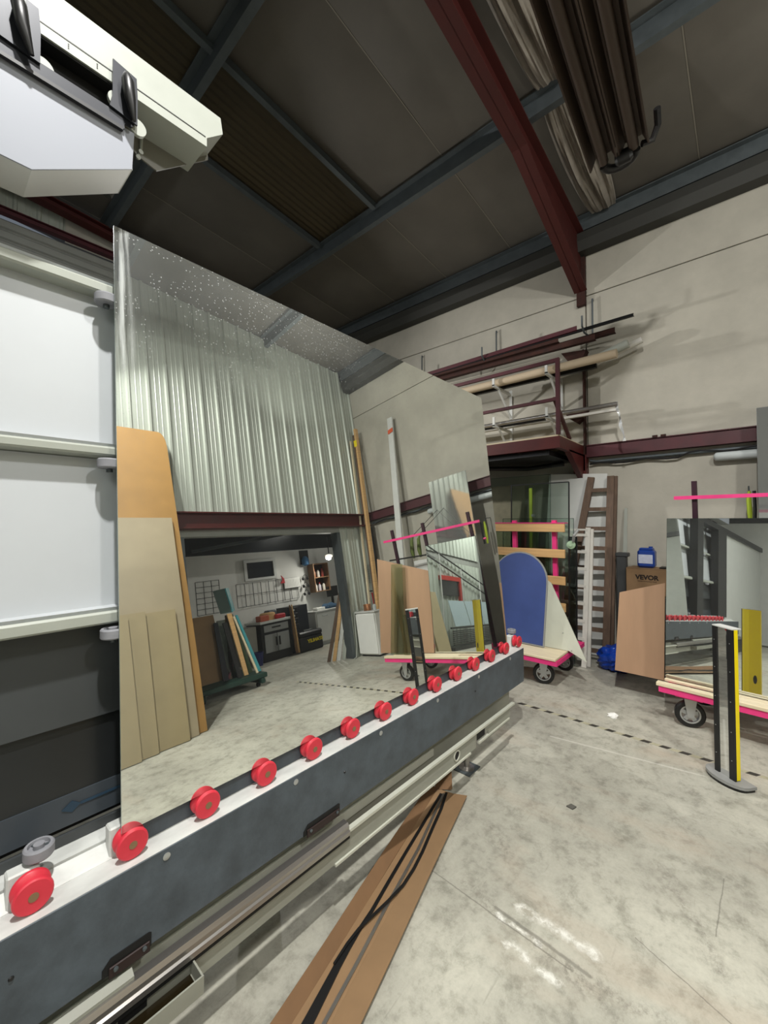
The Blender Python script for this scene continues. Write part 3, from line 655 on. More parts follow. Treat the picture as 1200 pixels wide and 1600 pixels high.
# top guide beam and shield
HB = 1.45
hb = MB().prism([(XA, HB, 2.957), (XA, HB, 3.10), (XA, HB + .01, 3.108), (XA, HB + .16, 3.108), (XA, HB + .16, 2.957)], (.665 - XA, 0, 0)).build('guide_beam', m_white, mc)
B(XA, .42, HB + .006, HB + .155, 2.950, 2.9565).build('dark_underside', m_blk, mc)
MB().prism([(.665, HB, 2.989), (.725, HB, 3.045), (.716, HB, 3.10), (.665, HB, 3.10)], (0, .16, 0)).build('beam_end_cap', m_white, hb)
B(XA, .66, HB - .0012, HB, 2.988, 2.991).build('panel_line', m_black, hb)
for x in (.26, .33):
    for z in (2.968, 2.974, 2.980): MB().lathe((x, HB, z), (0, -1, 0), [(0, .002), (.001, .002)], 6).build('rivet', m_black, hb)
B(XA, .40, HB + .05, HB + .06, 2.80, 2.957).build('dark_recess', m_blk, mc)
RY = HB - .008
rl = MB().prism([(XA, RY, 2.822), (.40, RY, 2.822), (.40, RY, 2.838), (.42, RY, 2.842), (.43, RY, 2.86), (XA, RY, 2.872)], (0, -.006, 0)).build('hanger_rail', m_blacks, mc)
B(XA, .395, RY - .012, RY, 2.812, 2.822).build('rail_edge', m_black, rl)
for x in (-1.35, -.65, .10, .365):
    wd = .10 if x == .10 else .072
    br = MB().prism([(x - wd * .1, RY - .008, 2.862), (x + wd * .95, RY - .008, 2.852), (x + wd * .95, RY - .008, 2.94), (x + wd * .9, RY - .008, 3.0), (x, RY - .008, 3.012), (x, RY - .008, 2.9)], (0, -.006, 0)).build('carriage_bracket', m_blacks, mc)
    MB().tube([(x + wd * .5, RY - .02, 2.985), (x + wd * .48, RY - .035, 2.95), (x + wd * .55, RY - .04, 2.90), (x + wd * .75, RY - .03, 2.845)], [.010, .018, .016, .006], 10).build('lever', m_black, br, smooth=True)
    MB().lathe((x + wd * .55, RY - .014, 2.988), (0, -1, 0), [(0, .010), (.004, .010), (.006, .004)], 12).build('bolt', m_zinc, br, smooth=True)
    MB().lathe((x + wd * .2, RY - .004, 2.90), (0, 1, 0), [(0, .024), (.012, .024)], 20).build('roller_disc', m_white, br)
    MB().lathe((x + wd * 1.02, RY + .002, 2.862), (0, 1, 0), [(0, .026), (.012, .026)], 20).build('roller_disc', m_white, br)
sh = MB().prism([(XA, RY + .004, 2.815), (.43, RY + .004, 2.835), (.425, RY + .004, 2.717), (.183, RY + .004, 2.560), (XA, RY + .004, 2.560)], (0, .005, 0)).build('front_shield', m_lilac, mc)
MB().prism([(.425, RY + .009, 2.717), (.183, RY + .009, 2.560), (.183, RY + .009, 2.565), (.425, RY + .009, 2.722)], (0, .14, 0)).build('shield_return', m_lt, sh)
MB().box(XA, .183, RY + .009, RY + .149, 2.560, 2.565).build('shield_return', m_lt, sh)
MB().box(.420, .427, RY + .009, RY + .149, 2.717, 2.83).build('shield_return', m_lt, sh)
MB().prism([(.40, 1.58, 3.10), (.725, 1.58, 3.10), (.73, 1.58, 3.03), (.543, 1.58, 2.865), (.48, 1.58, 2.88), (.40, 1.58, 2.93)], (0, .006, 0)).build('beam_tail', mat('olive_grey_paint', '#74736a', .5), mc)
MB().tube([(.50, 1.58, 3.0), (.49, 1.57, 2.96), (.488, 1.57, 2.90), (.478, 1.57, 2.86)], .005, 8).build('cable', m_white, mc, smooth=True)
for p in ((.486, 1.565, 2.885), (.478, 1.565, 2.862)): MB().lathe(p, (0, -1, 0), [(0, .008), (.004, .008)], 8).build('clip', m_white, mc)
MB().tube([(.46, 1.62, 2.93), (.44, 1.65, 2.82), (.41, 1.66, 2.74)], .016, 8).build('support_strut', m_dark, mc, smooth=True)
for x in (-2.5, -1.3): MB().prism([(x, 1.70, 0), (x + .12, 1.70, 0), (x + .12, 1.70, 3.12), (x, 1.70, 3.12)], (0, .12, 0)).build('gantry_post', m_mgrey, mc)
B(-2.55, .60, 1.62, 1.72, 3.0, 3.10).build('gantry_beam', m_mgrey, mc)
# left end of the bed, seen only in the small mirror
for x0_, x1_ in ((-.55, -.22), (-2.1, -1.5)): MB().box(x0_, x1_, 1.385, 1.50, .70, 2.30).build('black_upright', m_black, mc)
MB().box(-5.6, -.22, 1.385, 1.50, 2.30, 2.40).build('black_rail', m_black, mc)
B(-5.5, -2.1, 1.42, 1.44, .25, 2.30).build('grey_cover', m_lt, mc)
B(-5.5, -2.62, 1.40, 1.52, .0, .25).build('dark_plinth', m_black, mc)
# ------------------------------------------------------------------ big mirror
XL0, XL1, XR0, XR1 = .388, .400, 2.862, 2.842
mo = thing('large_mirror', (XL0, 1.352, ZB), 'huge dusty mirror pane standing on the red conveyor wheels', 'mirror')
def mrow(z):
    u = (z - ZB) / (2.56 - ZB); return XL0 + (XL1 - XL0) * u, XR0 + (XR1 - XR0) * u
def mface(off, nrow=40):
    vs = []; fs = []
    for k in range(nrow + 1):
        z = ZB + (2.567 - ZB) * k / nrow; a, b = mrow(z)
        zb = z - (.027 * k / nrow)       # the top edge falls slightly to the right
        vs += [(a, Ym(z) + off, z), (b, Ym(zb) + off, zb)]
    for k in range(nrow): fs.append((2 * k, 2 * k + 1, 2 * k + 3, 2 * k + 2))
    return vs, fs, nrow
vs, fs, nr = mface(0)
mf = MB().add(vs, fs).build('silvered_face', m_mirror, mo, smooth=True)
v1, _, _ = mface(.0002); v2, _, _ = mface(.0055); n1 = len(v1); f2 = []
for k in range(nr):
    f2 += [(n1 + 2 * k, n1 + 2 * k + 2, n1 + 2 * k + 3, n1 + 2 * k + 1), (2 * k, 2 * k + 2, n1 + 2 * k + 2, n1 + 2 * k), (2 * k + 1, n1 + 2 * k + 1, n1 + 2 * k + 3, 2 * k + 3)]
f2 += [(0, n1, n1 + 1, 1), (2 * nr, 2 * nr + 1, n1 + 2 * nr + 1, n1 + 2 * nr)]
MB().add(v1 + v2, f2).build('glass_edge', mat('pale_glass_edge', '#aebcb4', .25), mo)
# ------------------------------------------------------------------ floor things
mb = MB()
t = thing('hazard_tape', (3.5, .2, 0), 'worn black dashed marking tape stuck across the concrete floor', 'tape')
y = 1.56; k = 0
while y > -2.2:
    MB().prism([(3.482, y, .0006), (3.520, y - .022, .0006), (3.520, y - .075, .0006), (3.482, y - .053, .0006)], (0, 0, .0006)).build('black_dash', mat('worn_black_tape', '#37352f', .6, var=.3, scale=30), t)
    MB().prism([(3.482, y - .06, .0004), (3.520, y - .08, .0004), (3.520, y - .135, .0004), (3.482, y - .115, .0004)], (0, 0, .0004)).build('worn_dash', mat('worn_yellow_tape', '#a8a48c', .6, var=.15, scale=30), t)
    y -= .1155
bm = bmesh.new(); bmesh.ops.create_icosphere(bm, subdivisions=2, radius=.045)
for v in bm.verts: v.co = V((v.co.x * random.uniform(.6, 1.3), v.co.y * random.uniform(.5, 1.2), abs(v.co.z) * random.uniform(.2, .9))) + V((3.76, .87, .002))
mb = MB().add([v.co.copy() for v in bm.verts], [[v.index for v in f.verts] for f in bm.faces]); bm.free()
tag(mb.build('crumpled_paper', m_paper), 'small crumpled white paper scrap on the floor beyond the dashed tape', 'paper')
tag(MB().prism([(2.415, .80, .0005), (2.45, .785, .0005), (2.445, .755, .0005), (2.41, .765, .0005)], (0, 0, .006)).build('grey_chip', mat('grey_chip', '#57554f', .9)), 'small grey chip lying on the concrete floor left of the bollard', 'debris')
# cardboard sleeve with strips
t = thing('cardboard_sleeve', (1.5, 1.1, 0), 'long open cardboard sleeve lying on the floor under the machine edge', 'cardboard')
def lerp(a, b, u): return V(a) + (V(b) - V(a)) * u
NA = [(.10, .985), (.15, .955), (.28, .865), (.40, .80)]      # near end: outer left, left fold, right fold, outer right
FA = [(2.03, 1.455), (2.06, 1.42), (2.08, 1.335), (2.10, 1.245)]
def ribbon(pa, pb, za, zb, m, name, par, n=24, th=.004, wob=0.):
    vs = []; fs = []
    for k in range(n + 1):
        u = k / n
        for (q0, q1, zz) in ((pa[0], pa[1], za), (pb[0], pb[1], zb)):
            x = q0[0] + (q1[0] - q0[0]) * u; y = q0[1] + (q1[1] - q0[1]) * u
            vs.append((x, y, zz + wob * math.sin(u * 11)))
    m0 = len(vs); vs += [(v[0], v[1], v[2] + th) for v in vs]
    for k in range(n):
        a = 2 * k; fs += [(a, a + 1, a + 3, a + 2), (m0 + a, m0 + a + 2, m0 + a + 3, m0 + a + 1), (a, a + 2, m0 + a + 2, m0 + a), (a + 1, m0 + a + 1, m0 + a + 3, a + 3)]
    fs += [(0, m0, m0 + 1, 1), (2 * n, 2 * n + 1, m0 + 2 * n + 1, m0 + 2 * n)]
    return MB().add(vs, fs).build(name, m, par)
ribbon((NA[1], FA[1]), (NA[2], FA[2]), .004, .004, m_card, 'bed', t)
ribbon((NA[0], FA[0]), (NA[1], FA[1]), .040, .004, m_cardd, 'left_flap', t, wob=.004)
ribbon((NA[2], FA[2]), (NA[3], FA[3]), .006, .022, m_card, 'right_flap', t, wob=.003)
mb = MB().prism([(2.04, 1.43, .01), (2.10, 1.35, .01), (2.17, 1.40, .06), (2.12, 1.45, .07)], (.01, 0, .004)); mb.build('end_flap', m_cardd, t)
st = MB()
def strip(pts, wd, z, m, name, label):
    vs = []; fs = []; n = len(pts)
    for k, p in enumerate(pts):
        d = (V(pts[min(k + 1, n - 1)][:2] + (0,)) - V(pts[max(k - 1, 0)][:2] + (0,))).normalized(); nn = V((-d.y, d.x, 0))
        wk = p[3] if len(p) > 3 else wd
        for s_, dz in ((1, 0), (-1, 0), (-1, .004), (1, .004)): q = V((p[0], p[1], z + p[2] + dz)) + nn * s_ * wk / 2; vs.append(q)
    for k in range(n - 1):
        for j in range(4): fs.append((4 * k + j, 4 * k + (j + 1) % 4, 4 * k + 4 + (j + 1) % 4, 4 * k + 4 + j))
    fs += [(0, 1, 2, 3), tuple(range(4 * n - 1, 4 * n - 5, -1))]
    return tag(MB().add(vs, fs).build(name, m), label, 'strip')
strip([(.30, .885, 0), (.867, 1.035, 0), (1.055, 1.083, 0), (1.278, 1.145, 0), (1.457, 1.19, 0), (1.616, 1.23, 0), (2.039, 1.364, 0)], .012, .010, m_steel, 'metal_strip', 'straight grey metal strip lying in the cardboard sleeve')
strip([(.30, .93, 0, .036), (.60, 1.01, 0, .036), (.836, 1.075, 0, .034), (1.009, 1.13, 0, .026), (1.08, 1.148, 0, .020), (1.147, 1.163, 0, .015), (1.24, 1.181, 0, .014), (1.379, 1.217, 0, .014), (1.555, 1.261, 0, .014), (1.786, 1.316, 0, .014), (2.029, 1.375, 0, .014)], .014, .010, m_black, 'black_gasket', 'black flat gasket along the left side of the cardboard sleeve')
strip([(1.0, 1.14, 0, .008), (1.08, 1.156, .001, .010), (1.144, 1.162, .003, .010), (1.217, 1.157, .005, .010), (1.308, 1.152, .006, .011), (1.407, 1.153, .005, .012), (1.506, 1.171, .003, .013), (1.61, 1.20, .001, .014), (1.778, 1.256, 0, .014), (1.927, 1.303, 0, .014), (2.05, 1.352, 0, .013)], .012, .015, m_black, 'black_gasket', 'black gasket bending across the metal strip in the cardboard sleeve')
# bollard: light barrier post
t = thing('light_barrier_post', (3.29, .14, 0), 'yellow and black mirror post standing on a curved base plate', 'bollard')
fa = V((3.335, .195, 0)); fb = V((3.255, .095, 0)); dv = (fb - fa).normalized(); back = V((-dv.y, dv.x, 0))
if back.x < 0: back = -back
mb = MB(); pts = [fa, fb]; 
shell = [fa + back * .004, fb + back * .004, fb + back * .03, fb + back * .055 - dv * .02, fa + back * .055 + dv * .02, fa + back * .03]
MB().prism([p + V((0, 0, .04)) for p in shell], (0, 0, .895)).build('yellow_shell', m_yel, t)
wd = (fb - fa).length
def facepiece(u0, u1, z0, z1, m, name, d=.0):
    a = fa + dv * (wd * u0) - back * d; b = fa + dv * (wd * u1) - back * d
    MB().prism([a + V((0, 0, z0)), b + V((0, 0, z0)), b + V((0, 0, z1)), a + V((0, 0, z1))], back * .012).build(name, m, t)
facepiece(0, .22, .035, .935, m_black, 'black_edge_strip', .008); facepiece(.72, 1, .035, .935, m_black, 'black_edge_strip', .008)
facepiece(.22, .72, .035, .935, simple_mirror('dark_post_mirror', (.72, .72, .70, 1), 0, .02), 'mirror_strip', .002)
MB().prism([p + V((0, 0, .935)) for p in [fa - back * .008, fb - back * .008, fb + back * .055, fa + back * .055]], (0, 0, .007)).build('top_cap', m_lt, t)
for u in (.1, .86):
    for z in (.15, .32, .5, .68, .85): 
        c = fa + dv * (wd * u) - back * .0085 + V((0, 0, z)); MB().lathe(c, -back, [(0, .003), (.001, .003)], 6).build('screw', m_zinc, t)
c = (fa + fb) / 2 + back * .0555 + V((0, 0, .36)); ov = []
for k in range(20): a = k * math.pi / 10; ov.append(c + dv * .014 * math.cos(a) + V((0, 0, .035 * math.sin(a))))
MB().prism(ov, back * .001).build('oval_window', m_black, t)
cen = (fa + fb) / 2 + back * .02; base = []
for k in range(13): a = math.pi * k / 12; base.append(cen - dv * .125 * math.cos(a) - back * (.075 * math.sin(a) + .01))
base += [cen + dv * .125 + back * .05, cen - dv * .125 + back * .05]
MB().prism([p + V((0, 0, .018)) for p in base], (0, 0, .017)).build('base_plate', m_grey, t)
MB().prism([cen + (p - cen) * .93 for p in base], (0, 0, .018)).build('base_rubber', m_black, t)
# ------------------------------------------------------------------ trolleys
YAW = math.radians(-4.6)
def RA(p):
    dx, dy = p[0] - 3.9, p[1] - .57; c, s_ = math.cos(YAW), math.sin(YAW); return (3.9 + dx * c - dy * s_, .57 + dx * s_ + dy * c, p[2])
def RL(ps): return [RA(p) for p in ps]
def caster(par, x, y, r=.10, ang=0., ztop=.25):
    c = MB().lathe((x - .022 * math.cos(ang), y - .022 * math.sin(ang), r), (math.cos(ang), math.sin(ang), 0), [(0, r * .68), (0, r * .9), (.008, r), (.036, r), (.044, r * .9), (.044, r * .68), (0, r * .68)], 28, caps=False).build('caster', m_black, par, smooth=True)
    ax = V((math.cos(ang), math.sin(ang), 0)); q = V((x, y, r))
    MB().lathe(q - ax * .025, ax, [(0, .01), (0, .022), (.05, .022), (.05, .01)], 14).build('hub', m_zinc, c, smooth=True)
    rim = MB()
    rim.lathe(q - ax * .02, ax, [(0, r * .58), (0, r * .68), (.04, r * .68), (.04, r * .58), (0, r * .58)], 24, caps=False).build('rim', m_zinc, c, smooth=True)
    mb = MB(); up = V((0, 0, 1)); sd = ax.cross(up)
    for k in range(5):
        a = k * 2 * math.pi / 5 + .3; d = sd * math.cos(a) + up * math.sin(a); mb.bar(q + d * .018, q + d * r * .55, .014, .03)
    mb.build('spokes', m_zinc, c)
    mb = MB()
    for s_ in (-1, 1):
        o = ax * s_ * .033
        mb.prism([q + o + sd * .02 - up * .02, q + o - sd * .02 - up * .02, q + o - sd * .045 + up * (ztop - r), q + o + sd * .045 + up * (ztop - r)], ax * s_ * .004)
    mb.build('fork', m_zinc, c)
    B(x - .06, x + .06, y - .06, y + .06, ztop - .006, ztop).build('top_plate', m_pink, c)
tA = thing('glass_trolley', (3.9, .57, 0), 'pink steel trolley carrying the small mirror beside the mirror post', 'trolley', 'pink glass trolleys')
MB().box(3.88, 3.92, -.78, .57, .25, .295).box(4.62, 4.66, -.78, .57, .25, .295).build('deck_rail', m_pink, tA)
for y in (-.76, .02, .50): B(3.92, 4.62, y, y + .04, .25, .29).build('cross_rail', m_pink, tA)
for y0, y1, x0, x1, z1 in ((-.78, .585, 3.87, 3.93, .322), (-.70, .2, 3.94, 4.0, .318), (-.75, .56, 4.02, 4.12, .316), (-.75, .56, 4.16, 4.26, .316)):
    CB(x0, x1, y0, y1, .296, z1, c=.003).build('deck_board', m_pinel, tA)
for y in (-.75, -.25, .40):
    MB().bar((4.50, y, .29), (4.38, y, 1.93), .035, .035).build('upright', m_plum, tA)
MB().bar((4.36, -.90, 1.79), (4.36, .54, 1.79), .022, .03).build('top_bar', m_pink, tA)
MB().bar((4.43, -.90, 1.52), (4.43, .40, 1.50), .02, .02).build('lower_bar', m_black, tA)
MB().lathe((4.43, .52, 1.58), (0, 1, 0), [(0, .012), (.03, .012)], 8).build('knob', m_pink, tA)
for x, y in ((3.99, .39), (3.99, -.55), (4.55, .39), (4.55, -.55)): caster(tA, x, y, ang=.35 if y > 0 else 0)
MB().bar((3.93, .30, .235), (3.93, .47, .235), .012, .012).build('caster_frame', m_pink, tA)
tA.rotation_euler.z = YAW
def board(name, m, label, cat, pts, th=.012, edge=None, group=None):
    o = sheet(pts, th).build(name, m); return tag(o, label, cat, group)
# small mirror on trolley A
mA = thing('small_mirror', (4.06, .2, .325), 'rectangular mirror leaning on the pink trolley behind the mirror post', 'mirror')
sheet(RL([(4.05, .56, .324), (4.15, .55, 1.61), (4.15, -.12, 1.61), (4.05, -.15, .324)]), -.001).build('silvered_face', m_mir2, mA)
sheet(RL([(4.052, .562, .323), (4.152, .552, 1.612), (4.152, -.122, 1.612), (4.052, -.152, .323)]), .005).build('glass_edge', m_gedge, mA)
board('plywood_sheet', m_ply, 'pinkish plywood offcut with a slanted top left of the small mirror', 'board', [(4.30, .97, .21), (4.38, .94, .92), (4.40, .585, 1.04), (4.30, .59, .21)], -.012, group='plywood offcuts')
board('plywood_sheet', m_ply, 'wide plywood offcut leaning on the pink trolley, seen only in the huge mirror', 'board', RL([(4.04, -.16, .324), (4.13, -.13, 1.30), (4.15, -.90, 1.56), (4.04, -.96, .324)]), .012, group='plywood offcuts')
board('glass_offcut', g_green, 'narrow greenish glass strip in front of the wide plywood', 'glass', RL([(3.97, -.54, .324), (4.08, -.46, 1.44), (4.08, -.63, 1.45), (3.97, -.75, .324)]), .006, group='glass offcuts')
board('glass_offcut', g_green, 'short greenish glass offcut beside the narrow glass strip', 'glass', RL([(3.95, -.44, .324), (4.02, -.43, .80), (4.02, -.52, .80), (3.95, -.53, .324)]), .006, group='glass offcuts')
for k, y in enumerate((-.50, -.62)):
    tag(MB().tube([(4.50, y, 1.80), (4.46, y, 1.75), (4.45, y - .01, 1.6), (4.45, y, 1.50)], [.01, .022, .03, .016], 10).build('work_glove', m_olive, smooth=True), '%s olive strap hanging behind the pink bar, seen in the huge mirror' % ('right', 'left')[k], 'strap', 'olive straps')
    tag(MB().tube([(4.47, y, 1.8), (5.5, y - .02, 2.34)], .004, 6).build('dangling_cable', m_black), 'thin black cord rising from the %s olive strap to the back wall' % ('right', 'left')[k], 'cord', 'thin black cords')
tag(CB(4.48, 4.62, -.66, -.35, 1.18, 1.46).build('white_box', m_lt), 'white box behind the wide plywood, seen only in the huge mirror', 'box')
# tall reflective sheet on the back wall
tS = thing('tall_mirror_sheet', (5.2, -.4, 0), 'tall worn reflective sheet leaning on the back wall at the right edge', 'mirror')
sheet([(5.12, -.05, .02), (5.26, -.05, 2.66), (5.26, -.72, 2.66), (5.12, -.72, .02)], -.001).build('reflective_face', m_mir3, tS)
sheet([(5.123, -.048, .015), (5.263, -.048, 2.662), (5.263, -.722, 2.662), (5.123, -.722, .015)], .006).build('back', m_grey, tS)
t = thing('green_strap_hook', (5.38, -.0, 1.55), 'green and black clamp hanging beside the tall reflective sheet', 'clamp')
MB().tube([(5.40, .015, 1.88), (5.39, .02, 1.80), (5.39, .015, 1.66), (5.39, .01, 1.56)], [.012, .02, .02, .012], 8).build('green_grip', m_green, t, smooth=True)
MB().tube([(5.39, .015, 1.86), (5.45, .02, 1.93), (5.598, .02, 1.94)], .006, 6).build('wall_hook', m_galv, t)
MB().tube([(5.36, -.02, 1.88), (5.36, -.025, 1.7), (5.36, -.02, 1.56)], .014, 8).build('black_bar', m_black, t, smooth=True)
# ------------------------------------------------------------------ trolley B and what leans on it
tB = thing('glass_trolley', (4.3, 2.0, 0), 'pink steel trolley with slatted timber rack behind the end of the machine', 'trolley', 'pink glass trolleys')
MB().box(3.90, 3.94, 1.36, 2.75, .25, .295).box(4.70, 4.74, 1.36, 2.75, .25, .295).build('deck_rail', m_pink, tB)
for y in (1.36, 2.0, 2.7): B(3.94, 4.70, y, y + .04, .25, .29).build('cross_rail', m_pink, tB)
CB(3.89, 4.25, 1.37, 2.75, .296, .318, c=.003).build('deck_board', m_pinel, tB)
for y in (1.60, 2.05, 2.6): MB().bar((4.62, y, .29), (4.56, y, 1.60), .045, .045).build('upright', m_pink, tB)
for z in (1.52, 1.245, .96, .68, .42): CB(4.485, 4.51, 1.47, 2.75, z - .045, z + .045, c=.003).build('timber_slat', m_pine, tB)
B(4.48, 4.58, 1.465, 2.76, 1.566, 1.575).build('top_bar', m_pink, tB)
for x, y in ((4.08, 1.55), (4.58, 1.52), (4.08, 2.6), (4.58, 2.6)): caster(tB, x, y, ang=.3 if x < 4.3 else .0)
# blue round topped sheet
def blue_outline(inset, x0=4.16, x1=4.34):
    y0, y1, zb, zt = 1.575 + inset, 2.20 - inset, .325 + inset, 1.26 - inset; pts = []
    r = (y1 - y0) / 2; cy = (y0 + y1) / 2; zc = zt - r
    L = [(y0, zb)] + [(cy - r * math.cos(a), zc + r * math.sin(a)) for a in [k * math.pi / 18 for k in range(19)]] + [(y1, zb)]
    return [(x0 + (x1 - x0) * (z - .32) / .94, y, z) for y, z in L]
t = thing('round_topped_board', (4.2, 1.9, .32), 'blue round-topped panel with a pale rim leaning on the trolley', 'panel')
MB().prism(blue_outline(0), (.012, 0, 0)).build('pale_rim', m_grey, t); MB().prism(blue_outline(.014), (-.003, 0, 0)).build('blue_face', m_blue, t)
t = thing('triangular_board', (4.2, 1.5, .32), 'pale sage triangular board leaning behind the blue panel', 'board')
sheet([(4.21, 2.4, .322), (4.40, 2.0, 1.22), (4.36, 1.57, .95), (4.215, 1.19, .25), (4.222, 1.355, .322)], .012).build('board', m_sage, t)
for (y, z) in ((1.42, .48), (1.33, .33)): MB().lathe((4.215 + (z - .3) * .22, y, z), (-1, 0, 0), [(0, .006), (.004, .006)], 8).build('screw_hole', m_white, t)
# glass panes
def pane(label, x, y0, y1, z0, z1, m=g_clear, lean=.06, edge=None, grp='glass panes behind the trolley'):
    t = thing('glass_sheet', (x, (y0 + y1) / 2, z0), label, 'glass', grp)
    sheet([(x, y1, z0), (x + lean, y1, z1), (x + lean, y0, z1), (x, y0, z0)], .004).build('pane', m, t)
    e = .006 if edge else .0025; mm = edge or m_gedge
    for a, b in (((x, y1, z0), (x + lean, y1, z1)), ((x + lean, y1, z1), (x + lean, y0, z1)), ((x, y0, z0), (x + lean, y0, z1))):
        MB().bar(a, b, e * 2, e * 2).build('edge_strip', mm, t)
pane('tall clear pane with a black edging behind the pink trolley', 4.66, 1.49, 2.15, .32, 2.02, g_clear, .05, m_black)
pane('large clear pane rising above the black edged one', 5.0, 1.82, 2.75, .005, 2.16, g_clear, .08)
pane('clear pane reaching right of the timber slats', 4.765, 1.47, 2.3, .005, 1.62, g_clear, .02)
pane('greenish pane standing behind the timber slats', 4.80, 1.76, 2.7, .005, 1.46, g_green, .03)
pane('narrow smoked pane standing upright beside the white ladder', 4.55, 1.38, 1.455, .325, 1.42, g_dark, .04, m_black)
t = thing('suction_cup', (4.56, 1.42, 1.3), 'pale green suction cup on the glass right of the timber slats', 'tool')
MB().lathe((4.57, 1.43, 1.34), (-1, 0, 0), [(0, .045), (.012, .043), (.02, .018), (.03, .018)], 20).build('cup', mat('pale_green_rubber', '#9bb596', .5), t, smooth=True)
MB().tube([(4.54, 1.40, 1.38), (4.50, 1.38, 1.44), (4.54, 1.35, 1.5)], .014, 8).build('handle', m_grey, t, smooth=True)
t = thing('green_clamp', (4.98, 1.98, 1.5), 'yellow-green clamp bar with grey screw behind the glass panes', 'clamp')
B(5.02, 5.04, 2.03, 2.065, 1.2, 2.0).build('bar', m_green, t); MB().lathe((5.01, 2.0, 1.66), (-1, 0, 0), [(0, .02), (.04, .02), (.05, .01)], 10).build('screw', m_zinc, t)
# boards behind
board('white_board', m_lt, 'large white board leaning on the back wall behind the ladders', 'board', [(5.30, 2.05, .01), (5.46, 1.97, 2.20), (5.46, 1.285, 2.16), (5.30, 1.285, .01)], .018)
board('chipboard_sheet', mat('chipboard', '#a39380', .8, var=.12, scale=14), 'brownish chipboard sheet behind the clear panes', 'board', [(5.20, 3.2, .01), (5.42, 3.2, 2.08), (5.42, 2.28, 2.08), (5.20, 2.28, .01)], .018)
board('white_edge_board', m_white, 'thin white strip board standing right of the wooden ladder', 'board', [(5.38, 1.17, .01), (5.56, 1.13, 1.74), (5.56, 1.10, 1.74), (5.38, 1.10, .01)], .012)
# ladders
t = thing('wooden_ladder', (5.2, 1.45, 0), 'old brown wooden ladder leaning on the white board', 'ladder')
def lad(u, s): 
    a, b = (((5.02, 1.74, .0), (5.44, 1.45, 2.12)), ((5.10, 1.235, .0), (5.44, 1.235, 2.12)))[s]; return lerp(a, b, u) + V((-.03, 0, 0))
for s_ in (0, 1): MB().bar(lad(0, s_), lad(1, s_), .035, .075).build('stile', m_oldwood, t)
MB().bar(lad(0, 1) + V((.07, -.03, 0)), lad(1, 1) + V((.05, -.03, 0)), .035, .06).build('stile', m_oldwood, t)
for k in range(9):
    u = .06 + k * .108; MB().bar(lad(u, 0), lad(u, 1), .03, .045).build('rung', m_oldwood, t)
t = thing('white_ladder', (4.75, 1.5, 0), 'white painted metal ladder in front of the wooden ladder', 'ladder')
def lad2(u, s): return lerp((4.80, (1.68, 1.385)[s], 0.002), (5.02, (1.68, 1.385)[s], 1.515), u)
for s_ in (0, 1): MB().bar(lad2(0, s_), lad2(1, s_), .022, .05).build('stile', m_alu, t)
MB().bar(lad2(.0, 1) + V((.06, -.03, 0)), lad2(.99, 1) + V((.03, -.03, 0)), .022, .04).build('stile', m_alu, t)
for k in range(8):
    u = .07 + k * .125; MB().bar(lad2(u, 0), lad2(u, 1), .035, .03).build('rung', m_alu, t)
MB().bar(lad2(.985, 0), lad2(.985, 1), .03, .02).build('top_bar', m_alu, t)
# carton, canister, case, bag
t = thing('support_crate', (5.25, .85, 0), 'dark crate hidden behind the plywood offcut under the carton', 'crate')
MB().box(5.02, 5.5, .55, 1.06, 0, .80).build('body', m_dark, t)
t = thing('shipping_carton', (5.3, .84, .80), 'brown carton printed VEVOR behind the plywood offcut', 'box')
CB(5.14, 5.48, .60, 1.04, .801, 1.075, c=.006).build('carton_body', m_card, t)
B(5.139, 5.141, .60, 1.04, .93, .934).build('tape_line', m_cardd, t) if False else None
MB().prism([(5.14, 1.04, 1.076), (5.30, 1.04, 1.079), (5.30, .60, 1.079), (5.14, .60, 1.076)], (0, 0, .003)).build('lid_flap', m_card, t)
def text(s, loc, rot, size, m, parent, name, ext=.001, bold=.0):
    cu = bpy.data.curves.new(name, 'FONT'); cu.body = s; cu.size = size; cu.extrude = ext; cu.offset = bold; cu.align_x = 'CENTER'; cu.align_y = 'CENTER'
    tmp = bpy.data.objects.new('tmp', cu); COL.objects.link(tmp); bpy.context.view_layer.update()
    me = bpy.data.meshes.new_from_object(tmp.evaluated_get(bpy.context.evaluated_depsgraph_get())); bpy.data.objects.remove(tmp)
    o = bpy.data.objects.new(name, me); me.materials.clear(); me.materials.append(m); COL.objects.link(o); o.parent = parent
    P = V((0, 0, 0)); q = parent
    while q: P = P + q.location; q = q.parent
    o.location = V(loc) - P; o.rotation_euler = rot; return o
m_ink = mat('black_ink', '#1c140e', .8)
RX = (math.pi / 2, 0, -math.pi / 2)      # facing -X
text('VEVOR', (5.1385, .845, .985), RX, .066, m_ink, t, 'printed_name', bold=.003)
text('TOUGH TOOLS HALF PRICE', (5.1385, .845, .945), RX, .014, m_ink, t, 'printed_line')
t = thing('canister', (5.3, .87, 1.08), 'dark blue plastic canister with a white label on the carton', 'canister')
CB(5.21, 5.36, .785, .945, 1.083, 1.275, c=.02).build('body', m_bluep, t)
CB(5.22, 5.34, .80, .93, 1.27, 1.295, c=.01).build('handle', m_bluep, t)
B(5.2085, 5.211, .800, .932, 1.13, 1.225).build('label', mat('canister_label', '#b9bfd0', .5, var=.1, scale=30), t)
MB().lathe((5.30, .83, 1.29), (0, 0, 1), [(0, .02), (.02, .02)], 12).build('cap', m_bluep, t)
tag(CB(5.20, 5.34, .62, .74, 1.083, 1.10, c=.004).build('flat_tool', m_black), 'flat black item on the carton right of the canister', 'tool')
t = thing('plastic_case', (5.4, 1.06, 0), 'dark grey upright case between carton and white strip board', 'case')
